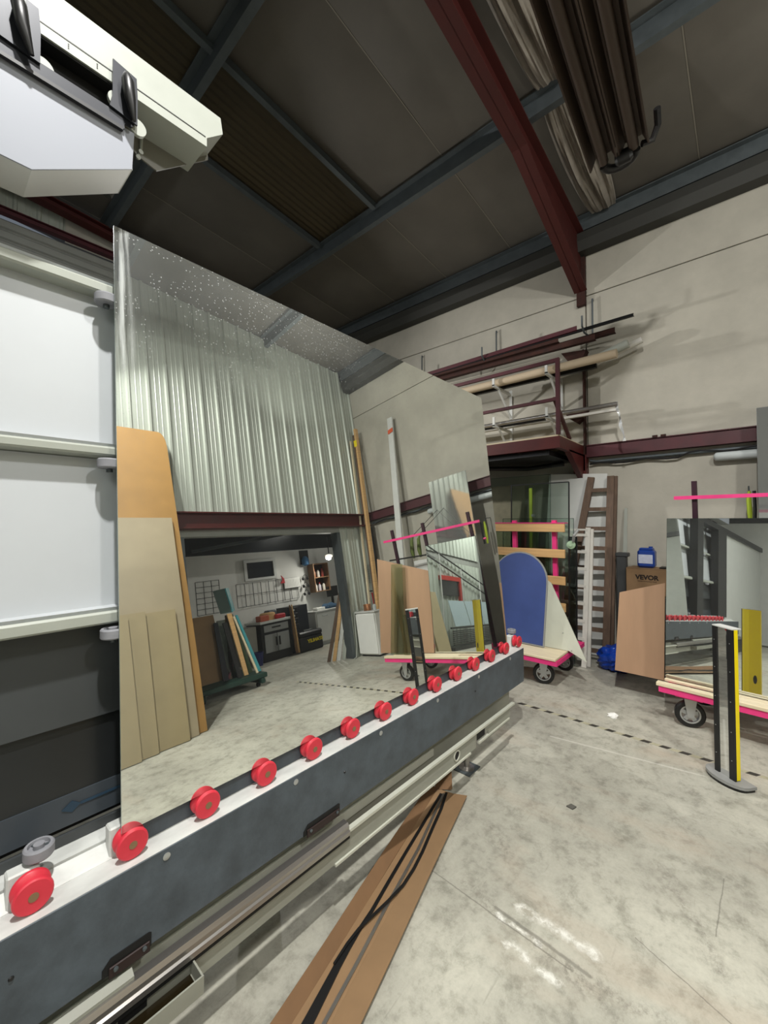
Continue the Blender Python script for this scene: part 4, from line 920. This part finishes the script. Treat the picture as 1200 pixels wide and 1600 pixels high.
CB(5.20, 5.30, 1.05, 1.15, 0.01, 1.20, c=.01).build('body', mat('dark_case', '#3b3d3e', .5), t); CB(5.19, 5.31, 1.03, 1.155, 1.19, 1.235, c=.008).build('lid', mat('dark_case', '#3b3d3e', .5), t)
bm = bmesh.new(); bmesh.ops.create_icosphere(bm, subdivisions=4, radius=1)
for v in bm.verts:
    n = v.co.copy(); k = 1 + .10 * math.sin(n.x * 7 + n.z * 5) + .07 * math.sin(n.y * 11 + 2) + .05 * math.sin(n.z * 17 + n.y * 6)
    v.co = V((4.93 + n.x * .15 * k, 1.12 + n.y * .16 * k, max(.004, .12 + n.z * .14 * k)))
mb = MB().add([v.co.copy() for v in bm.verts], [[v.index for v in f.verts] for f in bm.faces]); bm.free()
tag(mb.build('plastic_bag', m_bag, smooth=True), 'shiny blue plastic bag on the floor at the foot of the ladders', 'bag')
# ------------------------------------------------------------------ things seen in the mirror: right side of the hall
t = thing('hardboard_sheet', (1.4, -1.7, 0), 'tall ochre hardboard sheet with a rounded corner leaning on the ribbed wall', 'board')
def yb(z, y0=-1.63, y1=-2.40, H=3.55): return y0 + (y1 - y0) * z / H
pts = [(.75, yb(0), 0), (1.94, yb(0), 0), (2.03, yb(3.32), 3.32)] + [(1.95 + .08 * math.cos(a) - .0, yb(3.44), 3.36 + .18 * math.sin(a)) for a in [k * math.pi / 8 for k in range(1, 5)]] + [(.75, yb(3.54), 3.54)]
pts = [(p[0], yb(p[2]), p[2]) for p in pts]
sheet(pts, -.03).build('board', [m_orange], t)
for z in (2.72, 3.12): MB().prism([(.75, yb(z) + .001, z), (2.0, yb(z) + .001, z), (2.0, yb(z + .015) + .004, z + .015), (.75, yb(z + .015) + .004, z + .015), ], (0, .003, 0)).build('crease', mat('pale_crease', '#d9ac6c', .7), t)
B(1.925, 1.945, yb(0) - .045, yb(0) + .0, 0, .02).build('edge_block', m_oredge, t)
def lean_board(label, x0b, x1b, x0t, x1t, yb0, yt0, H, m, th=.03):
    t = thing('board_offcut', ((x0b + x1b) / 2, yb0, 0), label, 'board', 'boards leaning on the ribbed wall')
    sheet([(x0b, yb0, 0), (x1b, yb0, 0), (x1t, yt0, H), (x0t, yt0, H)], -th).build('board', m, t); return t
lean_board('large grey-brown board leaning on the ochre sheet', .8, 1.84, .8, 1.92, -1.585, -2.09, 2.37, m_mdf, .025)
lean_board('widest of the three short olive-brown boards', 1.30, 1.73, 1.42, 1.78, -1.535, -1.83, 1.30, m_mdf2, .03)
lean_board('narrow short board with a dark edge left of the widest one', 1.10, 1.44, 1.2, 1.485, -1.50, -1.80, 1.32, m_mdf2, .03)
lean_board('outermost short board with a pale edge', .75, 1.29, .75, 1.32, -1.465, -1.765, 1.30, m_mdf2, .03)
# timber poles, plank, fridge, mesh
for k, (xb, yb_, xt, yt, r_, mm, lab) in enumerate(((5.22, -2.18, 5.44, -2.27, .05, m_pine, 'thickest timber pole leaning in the corner'), (5.26, -2.26, 5.44, -2.34, .035, m_oldwood, 'brown timber pole beside the thickest one'), (5.16, -2.33, 5.40, -2.40, .028, m_pinel, 'thin pale timber pole nearest the ribbed wall'))):
    tag(MB().bar((xb, yb_, .02), (xt, yt, 4.15 - .1 * k), r_ * 1.3, r_).build('timber_pole', mm), lab, 'pole', 'timber poles in the corner')
t = thing('yellow_clip', (5.40, -2.28, 3.85), 'yellow clip near the top of the timber poles', 'clip')
B(5.385, 5.405, -2.31, -2.24, 3.80, 3.92).build('strap', m_yel, t)
t = thing('tall_plank', (5.3, -1.55, 0), 'tall white plank with an orange band leaning on the back wall', 'plank')
MB().prism([(5.12, -1.64, 0), (5.12, -1.52, 0), (5.50, -1.41, 4.08), (5.50, -1.52, 4.08)], (.03, 0, 0)).build('plank', m_lt, t)
MB().prism([(5.468, -1.52, 3.78), (5.468, -1.41, 3.80), (5.474, -1.41, 3.87), (5.474, -1.52, 3.85)], (-.012, 0, 0)).build('orange_band', mat('orange_tape', '#d0562c', .6), t)
t = thing('white_cabinet', (5.1, -2.2, 0), 'small white cabinet standing against the ribbed wall under the timber poles', 'cabinet')
CB(4.92, 5.14, -2.41, -1.97, .03, .74, c=.01).build('body', m_enamel, t); CB(4.895, 4.918, -2.405, -1.975, .05, .72, c=.006).build('door', m_enamel, t)
CB(4.90, 5.15, -2.42, -1.96, .74, .765, c=.006).build('top', m_lt, t); B(4.94, 5.13, -2.40, -1.98, 0, .03).build('plinth', m_black, t)
t = thing('wire_coil', (5.02, -2.25, .765), 'coil of copper coloured wire standing on the white cabinet', 'wire')
for k in range(7): MB().tube([(5.02 + .05 * math.cos(a), -2.22 + .07 * math.sin(a), .775 + .016 * k) for a in [j * math.pi / 8 for j in range(17)]], .006, 6).build('loop', mat('copper_wire', '#a9744d', .4, .5), t, smooth=True)
tag(MB().tube([(4.99, -2.40, .785), (4.91, -2.432, .76), (4.88, -2.43, .5), (4.87, -2.43, .2), (4.80, -2.40, .012), (4.72, -2.36, .012)], .01, 8).build('power_lead', m_white, smooth=True), 'white cable falling from the white cabinet to the floor', 'cable')
t = thing('jar', (5.05, -2.08, .765), 'small pale jar at the front of the white cabinet', 'jar')
MB().lathe((5.05, -2.08, .766), (0, 0, 1), [(0, .03), (.08, .03), (.09, .02), (.10, .02)], 14).build('body', m_lens, t, smooth=True)
t = thing('wall_grille', (5.4, W_ + .03, 1.23), 'dark mesh grille on the ribbed wall above the white cabinet', 'grille')
for k in range(9): B(5.27 + .03 * k, 5.275 + .03 * k, W_ + .035, W_ + .04, 1.23, 1.57).build('bar', m_grey, t)
for k in range(9): B(5.27, 5.52, W_ + .04, W_ + .045, 1.23 + .042 * k, 1.235 + .042 * k).build('bar', m_grey, t)
t = thing('hand_pump', (5.35, -2.38, .78), 'red handled tool standing behind the wire coil', 'tool')
MB().bar((5.40, -2.36, .03), (5.36, -2.38, 1.05), .03, .03).build('rod', m_redp, t); MB().bar((5.36, -2.44, 1.08), (5.36, -2.26, 1.08), .02, .02).build('handle', m_black, t)
# ------------------------------------------------------------------ workshop behind the opening
YR = -4.92
structure(B(1.2, 7.4, YR - .1, YR, 0, 2.25).build('wall_workshop_back', m_wall_clean), 'white back wall of the workshop')
structure(B(1.2, 7.4, YR - .1, YR, 2.25, 3.0).build('wall_workshop_upper', mat('dark_glazing', '#14181c', .25)), 'dark glazed band above the workshop wall')
structure(B(7.3, 7.4, YR, W_ - .12, 0, 3.0).build('wall_workshop_right', m_wall_clean), 'white end wall of the workshop')
structure(B(1.1, 1.2, YR, W_ - .12, 0, 3.0).build('wall_workshop_left', m_wall_clean), 'white left end wall of the workshop')
wc = structure(B(1.1, 7.4, YR - .1, W_ - .12, 3.0, 3.1).build('ceiling_workshop', m_dark), 'dark ceiling of the workshop')
for x in (2.9, 4.3, 5.7): B(x, x + .08, YR, W_ - .13, 2.88, 3.0).build('joist', m_galv, wc)
tag(MB().bar((3.3, YR + .1, 2.33), (6.2, -3.4, 2.62), .04, .06).build('door_track', m_galv), 'grey door track slanting below the workshop ceiling', 'rail')
B_ = MB().box(5.6, 7.2, -4.0, -3.9, 2.45, 2.55)
tag(B_.build('cable_tray', mat('pale_green_tray', '#a8b59a', .5)), 'pale green tray below the workshop ceiling', 'tray')
t = thing('round_lamp', (6.2, -4.4, 2.05), 'round work lamp hanging at the right of the workshop opening', 'lamp')
MB().lathe((6.2, -4.40, 2.02), (-.25, .2, -.6), [(0, .03), (.03, .09), (.05, .10)], 20).build('reflector', m_zinc, t, smooth=True)
MB().lathe((6.17, -4.375, 1.98), (-.25, .2, -.6), [(0, .085), (.01, .08)], 20).build('bulb', mat('lamp_glow', '#ffffff', .5, emit=('#fff4e0', 1.2)), t)
MB().tube([(6.2, -4.4, 2.05), (6.2, -4.4, 2.45)], .012, 8).build('stem', m_black, t)
l = bpy.data.lights.new('round_lamp_light', 'AREA'); l.shape = 'DISK'; l.size = .12; l.energy = 14; l.color = (1, .96, .9); o = bpy.data.objects.new('round_lamp_light', l); COL.objects.link(o)
o.location = (6.12, -4.34, 1.93); o.rotation_euler = V((-.6, .35, -.8)).to_track_quat('-Z', 'Y').to_euler()
l = bpy.data.lights.new('workshop_strip_light', 'AREA'); l.shape = 'RECTANGLE'; l.size = .15; l.size_y = 1.2; l.energy = 9; l.color = (1, .97, .92); o = bpy.data.objects.new('workshop_strip_light', l); COL.objects.link(o)
o.location = (6.2, -3.4, 2.85); o.rotation_euler = (0, 0, 0)
# window in workshop wall
wn = structure(B(4.40, 5.02, YR, YR + .02, 1.69, 2.03).build('window_1', mat('dark_pane', '#17191a', .2)), 'small dark window in the workshop wall')
for a in ((4.34, 4.40, 1.64, 2.09), (5.02, 5.08, 1.64, 2.09)): B(a[0], a[1], YR, YR + .05, a[2], a[3]).build('window_frame', m_lt, wn)
for a in ((1.64, 1.69), (2.03, 2.09)): B(4.40, 5.02, YR, YR + .05, a[0], a[1]).build('window_frame', m_lt, wn)
def grid(name, x0, x1, z0, z1, nx, nz, label, cat):
    t = thing(name, ((x0 + x1) / 2, YR + .03, z0), label, cat)
    for k in range(nx + 1): x = x0 + (x1 - x0) * k / nx; B(x - .004, x + .004, YR + .02, YR + .028, z0, z1).build('wire', m_black, t)
    for k in range(nz + 1): z = z0 + (z1 - z0) * k / nz; B(x0, x1, YR + .028, YR + .036, z - .004, z + .004).build('wire', m_black, t)
    return t
grid('wire_grid', 4.14, 5.60, 1.12, 1.60, 8, 2, 'black wire grid on the workshop wall under the small window', 'grid')
grid('wire_rack', 3.35, 3.80, 1.10, 1.74, 3, 6, 'wire rack on the shaded left part of the workshop wall', 'rack')
t = thing('wall_calendar', (5.42, YR + .05, 1.36), 'white ruled planner sheet on the workshop wall', 'calendar')
B(5.25, 5.66, YR + .04, YR + .045, 1.36, 1.60).build('sheet', m_paper, t)
for k in range(9): B(5.28 + .042 * k, 5.283 + .042 * k, YR + .045, YR + .0465, 1.40, 1.56).build('ruled_line', m_grey, t)
B(5.25, 5.66, YR + .045, YR + .047, 1.36, 1.372).build('bottom_bar', m_black, t)
tag(MB().prism([(5.14, YR + .05, 1.50), (5.2, YR + .05, 1.58), (5.17, YR + .05, 1.68), (5.24, YR + .05, 1.60), (5.25, YR + .05, 1.5)], (0, .02, 0)).build('red_cloth', m_redp), 'red rag clipped on the black wire grid', 'cloth')
# tool cabinet
t = thing('tool_cabinet', (4.55, -4.5, 0), 'black tool cabinet with one grey drawer and two grey doors', 'cabinet')
B(4.25, 4.88, -4.85, -4.32, 0, .74).build('body', m_black, t)
d = CB(4.30, 4.84, -4.318, -4.30, .57, .70, c=.004).build('drawer', m_grey, t); B(4.47, 4.66, -4.30, -4.29, .63, .66).build('handle', m_black, d)
for a, b, hx_ in ((4.30, 4.565, 4.53), (4.575, 4.84, 4.60)):
    d = CB(a, b, -4.318, -4.30, .17, .52, c=.004).build('door', m_grey, t); B(hx_, hx_ + .03, -4.30, -4.285, .28, .45).build('handle', m_black, d)
CB(4.22, 4.90, -4.86, -4.28, .74, .785, c=.005).build('worktop', m_lt, t)
tag(MB().lathe((4.55, -4.55, .785), (0, 0, 1), [(0, .15), (.13, .15), (.15, .12)], 20).build('wooden_tub', m_pine, smooth=True), 'round wooden tub on the tool cabinet', 'tub').location.z = .786
tag(CB(4.62, 4.84, -4.50, -4.34, .786, .88, c=.02).build('red_tool', m_redp), 'red power tool on the right of the tool cabinet', 'tool')
tag(CB(4.27, 4.46, -4.52, -4.34, .786, .90, c=.01).build('parts_box', mat('orange_box', '#b5573b', .6)), 'orange parts box on the left of the tool cabinet', 'box')
tag(CB(4.60, 4.80, -4.78, -4.58, .786, .97, c=.03).build('grey_tool', m_slate), 'dark grey machine at the back of the tool cabinet', 'tool')
tag(CB(3.95, 4.20, -4.8, -4.4, 0, .72, c=.01).build('grey_cupboard', mat('dull_cupboard', '#8e8a80', .7)), 'plain dull grey cupboard left of the tool cabinet', 'cupboard')
tag(MB().lathe((4.08, -4.24, 0), (0, 0, 1), [(0, .085), (.24, .11), (.25, .115), (.25, .10), (.02, .08)], 20).build('blue_bucket', mat('navy_plastic', '#151d55', .4), smooth=True), 'navy blue bucket on the floor beside the tool cabinet', 'bucket')
t = thing('drawer_cabinet', (5.15, -4.65, 0), 'black drawer cabinet behind the black toolbox', 'cabinet')
B(4.98, 5.46, -4.88, -4.46, 0, .97).build('body', m_blacks, t)
for k in range(4):
    d = CB(5.0, 5.20, -4.458, -4.445, .48 + .12 * k, .585 + .12 * k, c=.003).build('drawer', m_black, t); MB().lathe((5.10, -4.445, .53 + .12 * k), (0, 1, 0), [(0, .02), (.01, .02)], 12).build('knob', m_lt, d)
t = thing('toolbox', (5.3, -4.3, 0), 'large black toolbox with yellow lettering on the workshop floor', 'toolbox')
CB(5.02, 5.60, -4.44, -4.22, 0.005, .30, c=.02).build('body', m_black, t); CB(5.01, 5.61, -4.445, -4.215, .30, .41, c=.03).build('lid', m_black, t)
B(5.2, 5.42, -4.34, -4.30, .41, .435).build('handle', m_grey, t)
text('STANLEY', (5.40, -4.2185, .20), (math.pi / 2, 0, math.pi), .095, m_yel, t, 'lettering', bold=.004)
for k, (xa, xb, lab) in enumerate(((4.915, 4.97, 'left'), (4.965, 4.98, 'right'))):
    tag(MB().tube([(xa, -4.21, .03), (xa + .0, -4.22, .10), (xa - .01, -4.24, .5), (xa - .02, -4.27, 1.02)], [.022, .024, .020, .014], 12).build('wooden_bat', m_pine if k else m_cardd, smooth=True), '%s of two pale wooden handles leaning beside the toolbox' % lab, 'handle', 'wooden handles')
# white counter
t = thing('white_counter', (6.3, -4.5, 0), 'white counter unit at the right of the workshop', 'cabinet')
CB(5.62, 6.24, -4.88, -4.42, .08, .73, c=.005).build('body', m_enamel, t); CB(5.64, 6.22, -4.418, -4.40, .10, .71, c=.004).build('door', m_enamel, t)
MB().tube([(5.78, -4.40, .65), (5.80, -4.375, .64), (5.92, -4.375, .64), (5.94, -4.40, .65)], .006, 8).build('handle', m_zinc, t, smooth=True)
B(5.64, 6.22, -4.86, -4.46, 0, .08).build('plinth', m_lt, t); CB(5.60, 6.9, -4.9, -4.38, .73, .765, c=.004).build('worktop', m_lt, t)
CB(6.26, 6.88, -4.88, -4.42, 0, .73, c=.005).build('body', m_enamel, t)
tag(CB(5.72, 5.95, -4.62, -4.46, .766, .83, c=.01).build('first_aid_box', m_paper), 'small white carton on the white counter', 'box')
bm = bmesh.new(); bmesh.ops.create_icosphere(bm, subdivisions=3, radius=1)
for v in bm.verts:
    n = v.co.copy(); k = 1 + .15 * math.sin(n.x * 6 + n.y * 5); v.co = V((6.2 + n.x * .22 * k, -4.62 + n.y * .14 * k, max(.768, .80 + n.z * .09 * k)))
mb = MB().add([v.co.copy() for v in bm.verts], [[v.index for v in f.verts] for f in bm.faces]); bm.free()
tag(mb.build('blue_cloth', mat('denim_cloth', '#2c4a63', .85), smooth=True), 'bunched blue cloth on the white counter', 'cloth')
t = thing('monitor', (6.45, -4.75, .766), 'small black monitor at the back of the white counter', 'monitor')
CB(6.28, 6.62, -4.76, -4.74, 1.02, 1.27, c=.004).build('screen', m_black, t); B(6.42, 6.48, -4.78, -4.76, .766, 1.1).build('stand', m_black, t)
# shelf on wall
t = thing('wall_shelf', (6.1, -4.8, 1.2), 'open wooden wall shelf with bottles in the workshop', 'shelf')
wood = mat('shelf_wood', '#8c6a4b', .7, var=.1)
B(5.94, 5.96, -4.91, -4.70, 1.18, 1.86).build('side_panel', wood, t); B(6.36, 6.38, -4.91, -4.70, 1.18, 1.86).build('side_panel', wood, t)
for z in (1.18, 1.51, 1.84): B(5.96, 6.36, -4.91, -4.70, z, z + .02).build('shelf_board', wood, t)
B(5.96, 6.36, -4.912, -4.905, 1.2, 1.84).build('back_panel', mat('dark_wood_back', '#3a241a', .8), t)
bc = ['#e7e4dc', '#c9c2c9', '#e6e0d2', '#8b5a3c', '#d7d0c4', '#a9463a']
k = 0
for z in (1.20, 1.53):
    for x in (6.03, 6.14, 6.26):
        b = thing('spray_bottle', (x, -4.80, z), ['left', 'middle', 'right'][int((x - 6.0) / .115)] + ' bottle on the %s board of the wooden wall shelf' % ('lower' if z < 1.4 else 'upper'), 'bottle', 'bottles on the wall shelf')
        MB().lathe((x, -4.80, z + .001), (0, 0, 1), [(0, .034), (.13, .034), (.155, .015), (.17, .015)], 14).build('body', mat('bottle_%d' % k, bc[k], .4), b, smooth=True)
        MB().lathe((x, -4.80, z + .171), (0, 0, 1), [(0, .017), (.03, .015)], 10).build('cap', m_redp if k % 2 else m_black, b, smooth=True); k += 1
t = thing('hanging_bag', (5.86, -4.8, 1.75), 'blue bag hanging on a black board left of the wall shelf', 'bag')
B(5.76, 6.0, -4.915, -4.90, 1.88, 2.22).build('black_board', m_black, t)
MB().lathe((5.84, -4.83, 1.84), (0, 0, 1), [(0, .03), (.03, .08), (.15, .085), (.22, .04), (.23, .01)], 14).build('bag_body', mat('bag_blue', '#3d6f9a', .7), t, smooth=True)
for k, z in enumerate((1.22, 1.40, 1.58)):
    t = thing('ear_defenders', (5.80, -4.85, z), '%s pair of dark ear defenders on the workshop wall' % ('lowest', 'middle', 'topmost')[k], 'ear defenders', 'ear defenders on the wall')
    for s_ in (-1, 1): MB().lathe((5.80 + s_ * .05, -4.86, z - .04), (s_, 0, 0), [(0, .035), (.02, .035), (.03, .02)], 14).build('ear_cup', m_black, t, smooth=True)
    MB().tube([(5.80 + .055 * math.cos(a), -4.86, z - .02 + .07 * math.sin(a)) for a in [j * math.pi / 8 for j in range(9)]], .006, 6).build('headband', m_black, t, smooth=True)
# leaning planks right of opening
for k, (x0, y0, x1, y1, H, mm, lab) in enumerate(((4.50, -2.80, 4.82, -2.66, 1.18, m_oldwood, 'dark plank leaning inside the opening'), (4.55, -2.72, 4.80, -2.63, 1.05, m_pine, 'pine plank leaning inside the opening'), (4.60, -2.66, 4.80, -2.61, .80, m_lt, 'grey plank leaning inside the opening'), (4.68, -2.62, 4.80, -2.60, .52, m_white, 'short white strip leaning inside the opening'))):
    tag(MB().prism([(x0, y0, .0), (x0 + .03, y0 + .05, .0), (x1 + .03, y1 + .05, H), (x1, y1, H)], (.018, -.01, 0)).build('leaning_plank', mm), lab, 'plank', 'planks inside the opening')
# green trolley with boards
t = thing('board_trolley', (2.9, -3.0, 0), 'dark green low trolley stacked with boards in the workshop opening', 'trolley')
CB(2.30, 3.28, -3.40, -2.62, .12, .19, c=.01).build('deck', m_tealD, t)
for x in (2.36, 3.2): CB(x - .03, x + .03, -3.40, -2.60, .05, .12, c=.01).build('cross_member', m_tealD, t)
for x, y in ((2.4, -3.3), (3.18, -3.3), (2.4, -2.72), (3.18, -2.72)): MB().lathe((x - .02, y, .03), (1, 0, 0), [(0, .029), (.04, .029)], 14).build('wheel', m_black, t, smooth=True)
MB().bar((2.35, -3.36, .19), (2.35, -3.36, 1.1), .04, .04).build('post', m_black, t); MB().bar((3.12, -3.36, .19), (3.12, -3.36, 1.08), .04, .04).build('post', m_oldwood, t)
bl = [(2.40, 2.86, 2.38, 2.86, 1.12, mat('dull_brown_board', '#7a6144', .8, var=.12), 'dull brown board on the green trolley', -2.95),
      (2.80, 3.0, 2.86, 3.04, 1.02, g_dark, 'dark glass offcut on the green trolley', -2.85),
      (3.02, 3.08, 3.0, 3.07, 1.10, m_pine, 'pale pine slat on the green trolley', -2.80),
      (3.10, 3.20, 3.08, 3.14, 1.08, mat('dark_moss', '#2c3d22', .7), 'moss green board on the green trolley', -2.90),
      (2.90, 2.96, 2.90, 2.97, .98, m_black, 'black profile leaning on the green trolley', -2.76),
      (2.72, 2.80, 2.80, 2.86, 1.0, mat('navy_board', '#151b26', .3), 'navy blue board beside the dull brown one on the green trolley', -2.82),
      (3.16, 3.19, 3.05, 3.07, 1.05, m_pinel, 'thin pale lath at the right of the green trolley', -2.72),
      (3.22, 3.27, 3.12, 3.15, 1.06, m_teal, 'teal edged board at the right of the green trolley', -2.78)]
for (a, b, c, d, H, mm, lab, yy) in bl: board('stacked_board', mm, lab, 'board', [(a, yy, .192), (b, yy, .192), (d, yy - .32, H), (c, yy - .32, H)], -.02, group='boards on the green trolley')
t = thing('teal_box', (3.0, -3.2, 1.1), 'teal and dark green folded panel on top of the stacked boards', 'panel')
sheet([(2.92, -3.14, 1.12), (3.07, -3.10, 1.12), (3.02, -3.16, 1.50), (2.86, -3.20, 1.48)], -.02).build('dark_face', m_tealD, t)
sheet([(3.07, -3.10, 1.12), (3.17, -3.22, 1.14), (3.12, -3.26, 1.50), (3.02, -3.16, 1.50)], -.02).build('teal_face', m_teal, t)

# ------------------------------------------------------------------ right wall further back, seen in the small mirror by way of the big one
t = thing('stair_handrail', (-2.5, -2.38, 0), 'double dark handrail sloping along the ribbed wall behind the camera', 'railing')
for dz in (0, -.27): MB().tube([(-.3, -2.38, 2.58 + dz), (-4.6, -2.38, 1.58 + dz)], .02, 8).build('rail', m_black, t)
for x in (-.9, -2.2, -3.5): MB().tube([(x, -2.38, 2.44 + (x + .9) * .2325), (x, -2.38, 0)], .02, 8).build('post', m_lt, t)
wn = structure(B(-2.0, -1.0, W_ + .03, W_ + .06, 1.35, 1.75).build('window_2', mat('dark_pane', '#17191a', .2)), 'dark window with red frame in the ribbed wall behind the camera')
B(-2.1, -.9, W_ + .02, W_ + .10, 1.75, 1.87).build('window_frame', mat('bright_red_paint', '#a5281d', .5), wn); B(-2.1, -2.0, W_ + .02, W_ + .10, 1.15, 1.75).build('window_frame', mat('bright_red_paint', '#a5281d', .5), wn)
t = thing('glass_rack', (-2.2, -2.0, 0), 'rack of pale glass sheets beside the stairs behind the camera', 'rack')
B(-3.4, -.4, -2.3, -1.9, 0, .08).build('base', m_black, t)
for k in range(3):
    sheet([(-.6 - .95 * k, -1.95, .55), (-1.5 - .95 * k, -1.95, .55), (-1.5 - .95 * k, -2.1, 1.18), (-.6 - .95 * k, -2.1, 1.18)], .01).build('glass_sheet', mat('milky_glass', '#9fb0b6', .15), t)
B(-3.4, -.4, -1.99, -1.95, .50, .54).build('shelf_rail', m_black, t)
for k in range(8): B(-3.3, -.5, -1.98, -1.95, .12 + .045 * k, .14 + .045 * k).build('louvre', m_black, t)
t = thing('timber_lattice', (-4.1, -2.2, 0), 'brown timber lattice frame standing by the ribbed wall behind the camera', 'frame')
for k in range(5): B(-4.6, -3.75, -2.20, -2.16, .05 + .32 * k, .13 + .32 * k).build('timber_rail', m_oldwood, t)
for k in range(5): B(-4.6 + .2 * k, -4.55 + .2 * k, -2.24, -2.20, 0, 1.45).build('timber_post', m_oldwood, t)
tag(CB(-3.7, -3.42, -2.1, -1.85, .5, .95, c=.01).build('green_crate', mat('bottle_green', '#16584a', .5)), 'dark green crate on the rack end behind the camera', 'crate')
